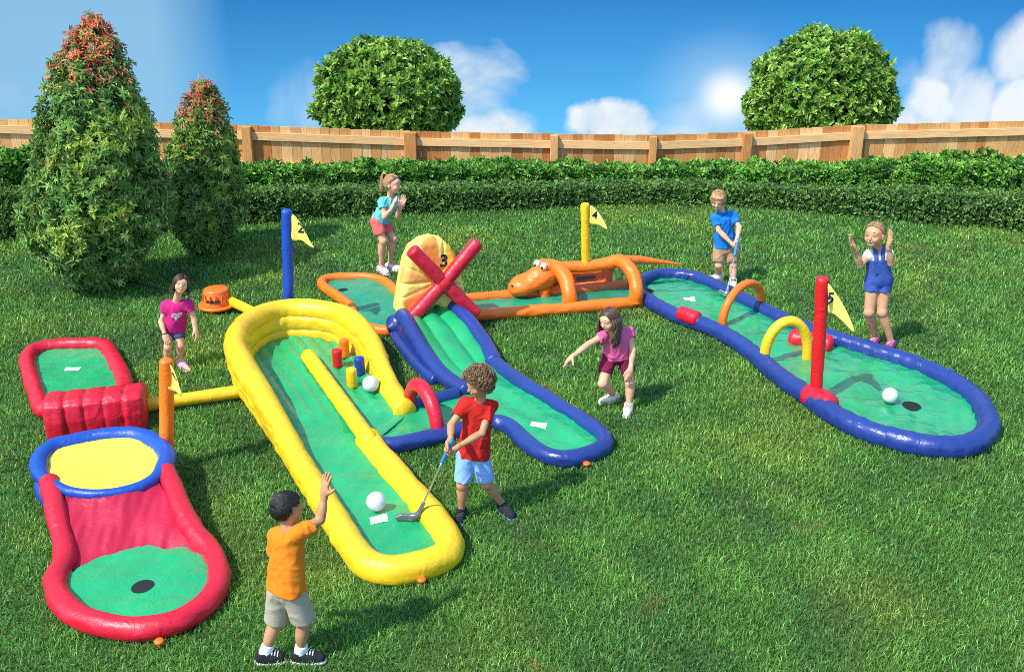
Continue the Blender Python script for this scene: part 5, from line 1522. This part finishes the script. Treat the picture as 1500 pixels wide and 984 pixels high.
def round_tree(label, px, top_py, half_px, Yd, nshoot, sd, foot_py):
    z1 = P(px, top_py, Yd)[2]; R = (P(px + half_px, foot_py, Yd) - P(px, foot_py, Yd))[0]; x0 = P(px, foot_py, Yd)[0]
    base = np.array([x0, Yd, -max(0, Yd - 19.2) * .62])
    t = thing('round_tree', label, 'tree', base, 'clipped round trees beyond the fence')
    zc = P(px, foot_py - 45, Yd)[2]; up = z1 - zc; dn = min(zc - .25, R * .9)
    limbs(t, base, np.array([x0, Yd, z1 - .3]), .07, 40, lambda f: R * .8, .25)
    u = unit(nshoot)
    lump = noise(u, .7, 30 + sd) * .05 + noise(u, 1.7, 33 + sd) * .045
    dep = np.where(rng.random(nshoot) < .75, rng.uniform(.9, 1.02, nshoot), rng.uniform(.6, .92, nshoot)) + lump
    e = np.sign(u) * np.abs(u) ** .88
    pos = np.array([x0, Yd, zc]) + e * dep[:, None] * np.stack([np.full(nshoot, R), np.full(nshoot, R * .85), np.where(u[:, 2] > 0, up, dn)], 1)
    out = u + np.array([0, 0, .35]) + unit(nshoot) * .4; out /= np.linalg.norm(out, axis=1)[:, None]
    per = 13; P_ = np.repeat(pos, per, 0); O_ = np.repeat(out, per, 0); m_ = len(P_)
    ring = unit(m_); ring -= O_ * (ring * O_).sum(1)[:, None]; ring /= np.linalg.norm(ring, axis=1)[:, None]
    d = ring + O_ * rng.uniform(.1, 1.7, (m_, 1))
    base_c = np.array([(.17, .32, .04), (.27, .46, .06), (.40, .58, .11), (.09, .19, .03)])[rng.choice(4, nshoot, p=[.3, .35, .2, .15])]
    C_ = np.repeat(base_c * rng.uniform(.8, 1.2, (nshoot, 1)), per, 0) * rng.uniform(.75, 1.25, (m_, 1))
    ln = .105 * rng.uniform(.45, 1.3, m_)
    mb = leaves_mb(P_ + O_ * rng.uniform(-.05, .05, (m_, 1)), d, O_ + .3 * unit(m_), ln, ln * .46, C_, fold=.15)
    part('crown', mb, M['leaf'], t, smooth=False)
round_tree('clipped round tree beyond the fence, the left one above the girl with the ponytail', 570, 64, 99, 19.0, 3600, 1, 192)
round_tree('clipped round tree beyond the fence, the right one beside the bright sun glow', 1197, 52, 99, 19.0, 3600, 2, 190)

# ---- grass
def grass():
    r = np.random.default_rng(5)
    polys = [np.asarray(f)[:, :2] for f in FOOT]
    out = []
    for (y0, y1, den, w, hgt) in ((3.7, 6.6, 8500, .0050, .052), (6.6, 9.0, 6200, .0062, .054), (9.0, 12.0, 3800, .0082, .056), (12.0, 16.6, 2300, .0108, .056)):
        hw = .53 * (y1 * cp + CAM_H * sp) + 2.2
        n = int(den * (y1 - y0) * 2 * hw)
        x = r.uniform(-hw, hw, n); y = r.uniform(y0, y1, n)
        ok = np.abs(x) < .53 * (y * cp + CAM_H * sp) + 2.2
        hy = np.interp(x, hb[:, 0], hb[:, 1]); ok &= y < hy + .12
        for pl in polys:
            bb = (x > pl[:, 0].min()) & (x < pl[:, 0].max()) & (y > pl[:, 1].min()) & (y < pl[:, 1].max()) & ok
            ix = np.nonzero(bb)[0]
            ok[ix[in_poly(x[ix], y[ix], pl)]] = False
        x = x[ok]; y = y[ok]; n = len(x)
        out.append((x, y, np.full(n, w), np.full(n, hgt)))
    x = np.concatenate([o[0] for o in out]); y = np.concatenate([o[1] for o in out]); w = np.concatenate([o[2] for o in out]); h = np.concatenate([o[3] for o in out])
    n = len(x); p = np.stack([x, y, 0 * x], 1)
    clump = noise(p, 1.3, 51); patch = noise(p, .33, 52); cl2 = noise(p, 4.5, 53)
    h = h * r.uniform(.55, 1.25, n) * (1 + .18 * clump); w = w * r.uniform(.7, 1.3, n)
    a = r.uniform(0, 2 * PI, n) + cl2 * .8; lean = r.uniform(.15, 1.1, n)
    d = np.stack([np.cos(a), np.sin(a), 0 * a], 1); fa = a + r.uniform(.9, 2.2, n)
    s_ = np.stack([np.cos(fa), np.sin(fa), 0 * a], 1) * (w / 2)[:, None]
    up = np.array([0, 0, 1.0])
    p1 = p + d * (h * lean * .35)[:, None] + up * (h * .62)[:, None]
    p2 = p + d * (h * lean * 1.0)[:, None] + up * (h * (1.08 - .38 * lean))[:, None]
    V = np.stack([p - s_, p + s_, p1 - s_ * .8, p1 + s_ * .8, p2], 1).reshape(-1, 3)
    k = np.arange(n)[:, None] * 5
    g = np.array([.100, .255, .042]) + np.array([.040, .080, .012]) * clump[:, None] * .7
    ol = np.clip(patch * .8 + noise(p, .9, 58) * .55, 0, 1.4)[:, None]; g = g + np.array([.075, .055, .004]) * ol          # yellower patches
    bl = np.clip(noise(p, .6, 59) * .8 - .2, 0, 1)[:, None]; g = g * (1 - bl * .35) + np.array([.0, .01, .012]) * bl        # cooler, deeper patches
    g = np.clip(g, .006, 1) * r.uniform(.5, 1.45, (n, 1))
    bright = r.random(n) < .14
    g[bright] = g[bright] * 1.6 + np.array([.08, .09, .04])
    dry = r.random(n) < .02 + .28 * np.clip(noise(p, .9, 57) + noise(p, 3.2, 56) * .6 - 1.25, 0, 1)
    g[dry] = np.array([.34, .22, .08]) * r.uniform(.6, 1.2, (dry.sum(), 1))
    C_ = np.stack([g * .35, g * .35, g, g, g * 1.25], 1).reshape(-1, 3)
    C_ = np.stack([g, g, g, g, g], 1).reshape(-1, 3)
    o = part('grass', MB().add(V, k + [0, 1, 3, 2], k + [2, 3, 4], 0, C_), M['blade'])
    o['kind'] = 'stuff'
M['blade'] = attr_mat('grass_blade', .42, trans=.28, spec=.22)
grass()

# ---- sky
sun_az_from = nrm(np.array([-.70, -.55, 0])); EL = math.radians(52)
ld = -np.array([sun_az_from[0] * math.cos(EL), sun_az_from[1] * math.cos(EL), math.sin(EL)])   # the way light travels
su = bpy.data.lights.new('sun', 'SUN'); su.energy = 2.15; su.angle = math.radians(.9); su.color = (1, .955, .88)
so = bpy.data.objects.new('sun', su); COL.objects.link(so); so.rotation_euler = Vector(ld).to_track_quat('-Z', 'Y').to_euler(); so.location = (-8, -4, 14)
wd = bpy.data.worlds.new('World'); SC.world = wd; wd.use_nodes = True; nt = wd.node_tree; L = nt.links
bg = nt.nodes['Background']; bg.inputs['Strength'].default_value = .15
sky = nd(nt, 'ShaderNodeTexSky', sky_type='NISHITA'); sky.sun_disc = False
sky.sun_elevation = EL; sky.sun_rotation = math.atan2(sun_az_from[0], sun_az_from[1]); sky.ozone_density = 3.0; sky.dust_density = .4; sky.air_density = 1.0
tc = nd(nt, 'ShaderNodeTexCoord')
# the garden lies on a hilltop: the sky reaches below eye level
ad = nd(nt, 'ShaderNodeVectorMath', operation='ADD'); ad.inputs[1].default_value = (0, 0, .30); no = nd(nt, 'ShaderNodeVectorMath', operation='NORMALIZE')
L.new(tc.outputs['Generated'], ad.inputs[0]); L.new(ad.outputs[0], no.inputs[0]); L.new(no.outputs[0], sky.inputs['Vector'])
sep = nd(nt, 'ShaderNodeSeparateXYZ'); L.new(tc.outputs['Generated'], sep.inputs[0])
def mth(op, a, b_=None, clamp=False):
    n = nd(nt, 'ShaderNodeMath', operation=op, use_clamp=clamp)
    for k_, v in enumerate((a, b_)):
        if v is None: continue
        if isinstance(v, (int, float)): n.inputs[k_].default_value = v
        else: L.new(v, n.inputs[k_])
    return n.outputs[0]
U_ = mth('ARCTAN2', sep.outputs[0], sep.outputs[1]); Vv = mth('ARCSINE', sep.outputs[2])
def uv(px, py):
    d = nrm(ray(px, py)); return math.atan2(d[0], d[1]), math.asin(d[2])
cn = nd(nt, 'ShaderNodeTexNoise', i_Scale=8.0, i_Detail=10.0, i_Roughness=.55, i_Distortion=.5)
cn2 = nd(nt, 'ShaderNodeTexNoise', i_Scale=3.0, i_Detail=5.0, i_Roughness=.6)
L.new(tc.outputs['Generated'], cn.inputs['Vector']); L.new(tc.outputs['Generated'], cn2.inputs['Vector'])
nz = mth('MULTIPLY', mth('SUBTRACT', cn.outputs['Fac'], .5), 4.4)
def blob(px, py, rx, ry, soft=.8, amp=1.0, noisy=1.0):
    u0, v0 = uv(px, py); k = 1 / 1500
    du = mth('DIVIDE', mth('SUBTRACT', U_, u0), rx * k); dv = mth('DIVIDE', mth('SUBTRACT', Vv, v0), ry * k)
    e = mth('SUBTRACT', 1.0, mth('ADD', mth('MULTIPLY', du, du), mth('MULTIPLY', dv, dv)))
    e = mth('ADD', e, mth('MULTIPLY', nz, noisy))
    return mth('MULTIPLY', mth('DIVIDE', e, soft, True), amp)
cl = None
for bl in ((700, 125, 78, 70, .9, .9), (735, 190, 95, 45, .6, 1.0), (885, 185, 85, 42, .45, 1.0), (655, 95, 45, 32, 1.2, .7), (1350, 150, 55, 55, .7, .9), (1385, 85, 52, 58, .9, .85), (1418, 140, 40, 50, .8, .8), (1330, 110, 36, 40, 1.2, .6), (1490, 80, 40, 50, .9, .85), (1500, 155, 46, 50, .8, .9), (425, 165, 60, 70, 2.0, .6), (960, 195, 120, 20, 1.2, .6), (1040, 180, 120, 30, 1.6, .5), (1600, 160, 140, 60, 1.4, .8), (350, -760, 620, 230, .9, .95), (1250, -700, 640, 210, .9, .95), (800, -1250, 1500, 300, 1.6, .6), (-150, 160, 160, 40, 2, .4)):  # wide high cloud bank is added out of view for mat sheen and fill
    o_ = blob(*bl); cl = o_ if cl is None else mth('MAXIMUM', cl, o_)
hs = nd(nt, 'ShaderNodeHueSaturation'); hs.inputs['Saturation'].default_value = 1.0; hs.inputs['Value'].default_value = .95; hs.inputs['Hue'].default_value = .492
L.new(sky.outputs[0], hs.inputs['Color'])
def mixc(f, a, col):
    n = nd(nt, 'ShaderNodeMix', data_type='RGBA'); L.new(f, n.inputs['Factor']); L.new(a, n.inputs['A']); n.inputs['B'].default_value = (*col, 1); return n.outputs['Result']
c_ = hs.outputs['Color']
deep = mth('MULTIPLY', mth('DIVIDE', mth('SUBTRACT', 1.15, mth('ABSOLUTE', U_)), .5, True), mth('DIVIDE', mth('SUBTRACT', .45, Vv), .25, True))
dm = nd(nt, 'ShaderNodeMix', data_type='RGBA', blend_type='MULTIPLY'); L.new(deep, dm.inputs['Factor']); L.new(c_, dm.inputs['A'])
vr = nd(nt, 'ShaderNodeMix', data_type='RGBA'); L.new(mth('DIVIDE', mth('ADD', Vv, .20), .22, True), vr.inputs['Factor'])
vr.inputs['A'].default_value = (.11, .30, .42, 1); vr.inputs['B'].default_value = (.007, .125, .26, 1); L.new(vr.outputs['Result'], dm.inputs['B'])
c_ = dm.outputs['Result']
# thin pale veil over the left of the garden
u1, _ = uv(340, 100); u2, _ = uv(230, 100)
veil = mth('MULTIPLY', mth('DIVIDE', mth('SUBTRACT', U_, u1), u2 - u1, True), .86)
lim = mth('SUBTRACT', 1.0, mth('DIVIDE', mth('SUBTRACT', mth('MULTIPLY', U_, -1.0), 1.2), .5, True))
veil = mth('MULTIPLY', veil, lim)
c_ = mixc(veil, c_, (.76, 1.48, 2.1))
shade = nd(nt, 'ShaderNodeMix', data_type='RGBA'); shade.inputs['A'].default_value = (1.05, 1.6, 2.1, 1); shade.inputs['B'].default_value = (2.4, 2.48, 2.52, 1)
sh_v = nd(nt, 'ShaderNodeVectorMath', operation='ADD'); sh_v.inputs[1].default_value = (-.018, 0, .028); L.new(tc.outputs['Generated'], sh_v.inputs[0])
cn3 = nd(nt, 'ShaderNodeTexNoise', i_Scale=8.0, i_Detail=10.0, i_Roughness=.55, i_Distortion=.5); L.new(sh_v.outputs[0], cn3.inputs['Vector'])
lit = mth('ADD', mth('MULTIPLY', mth('SUBTRACT', cn.outputs['Fac'], cn3.outputs['Fac']), 3.0), mth('ADD', .15, mth('MULTIPLY', cn2.outputs['Fac'], .95)), True)
L.new(lit, shade.inputs['Factor'])
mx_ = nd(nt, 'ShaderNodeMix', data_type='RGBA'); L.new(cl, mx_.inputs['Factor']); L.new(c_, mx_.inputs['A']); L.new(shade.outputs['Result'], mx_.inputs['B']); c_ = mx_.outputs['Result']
glow = blob(1064, 142, 150, 120, 1.0, .8, 0.05)
c_ = mixc(mth('POWER', glow, 2.6), c_, (1.3, 1.85, 2.35))
core = blob(1066, 142, 60, 54, 1.0, 1.0, .05)
c_ = mixc(mth('POWER', core, 3.0), c_, (2.7, 2.75, 2.75))
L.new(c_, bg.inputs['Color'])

# ---- camera and view
cam = bpy.data.cameras.new('camera'); co_ = bpy.data.objects.new('camera', cam); COL.objects.link(co_)
cam.sensor_width = 36; cam.sensor_fit = 'HORIZONTAL'; cam.lens = 36 * F_PX / W_PX; cam.clip_end = 2000; cam.clip_start = .05
co_.location = EYE; co_.rotation_euler = (PI / 2 - PITCH, 0, 0); SC.camera = co_
SC.view_settings.view_transform = 'Standard'; SC.view_settings.look = 'None'; SC.view_settings.gamma = 1; SC.view_settings.exposure = 1.42
SC.render.film_transparent = False
SC.cycles.max_bounces = 8; SC.cycles.transparent_max_bounces = 8
SC.cycles.use_denoising = False; SC.cycles.filter_width = .9
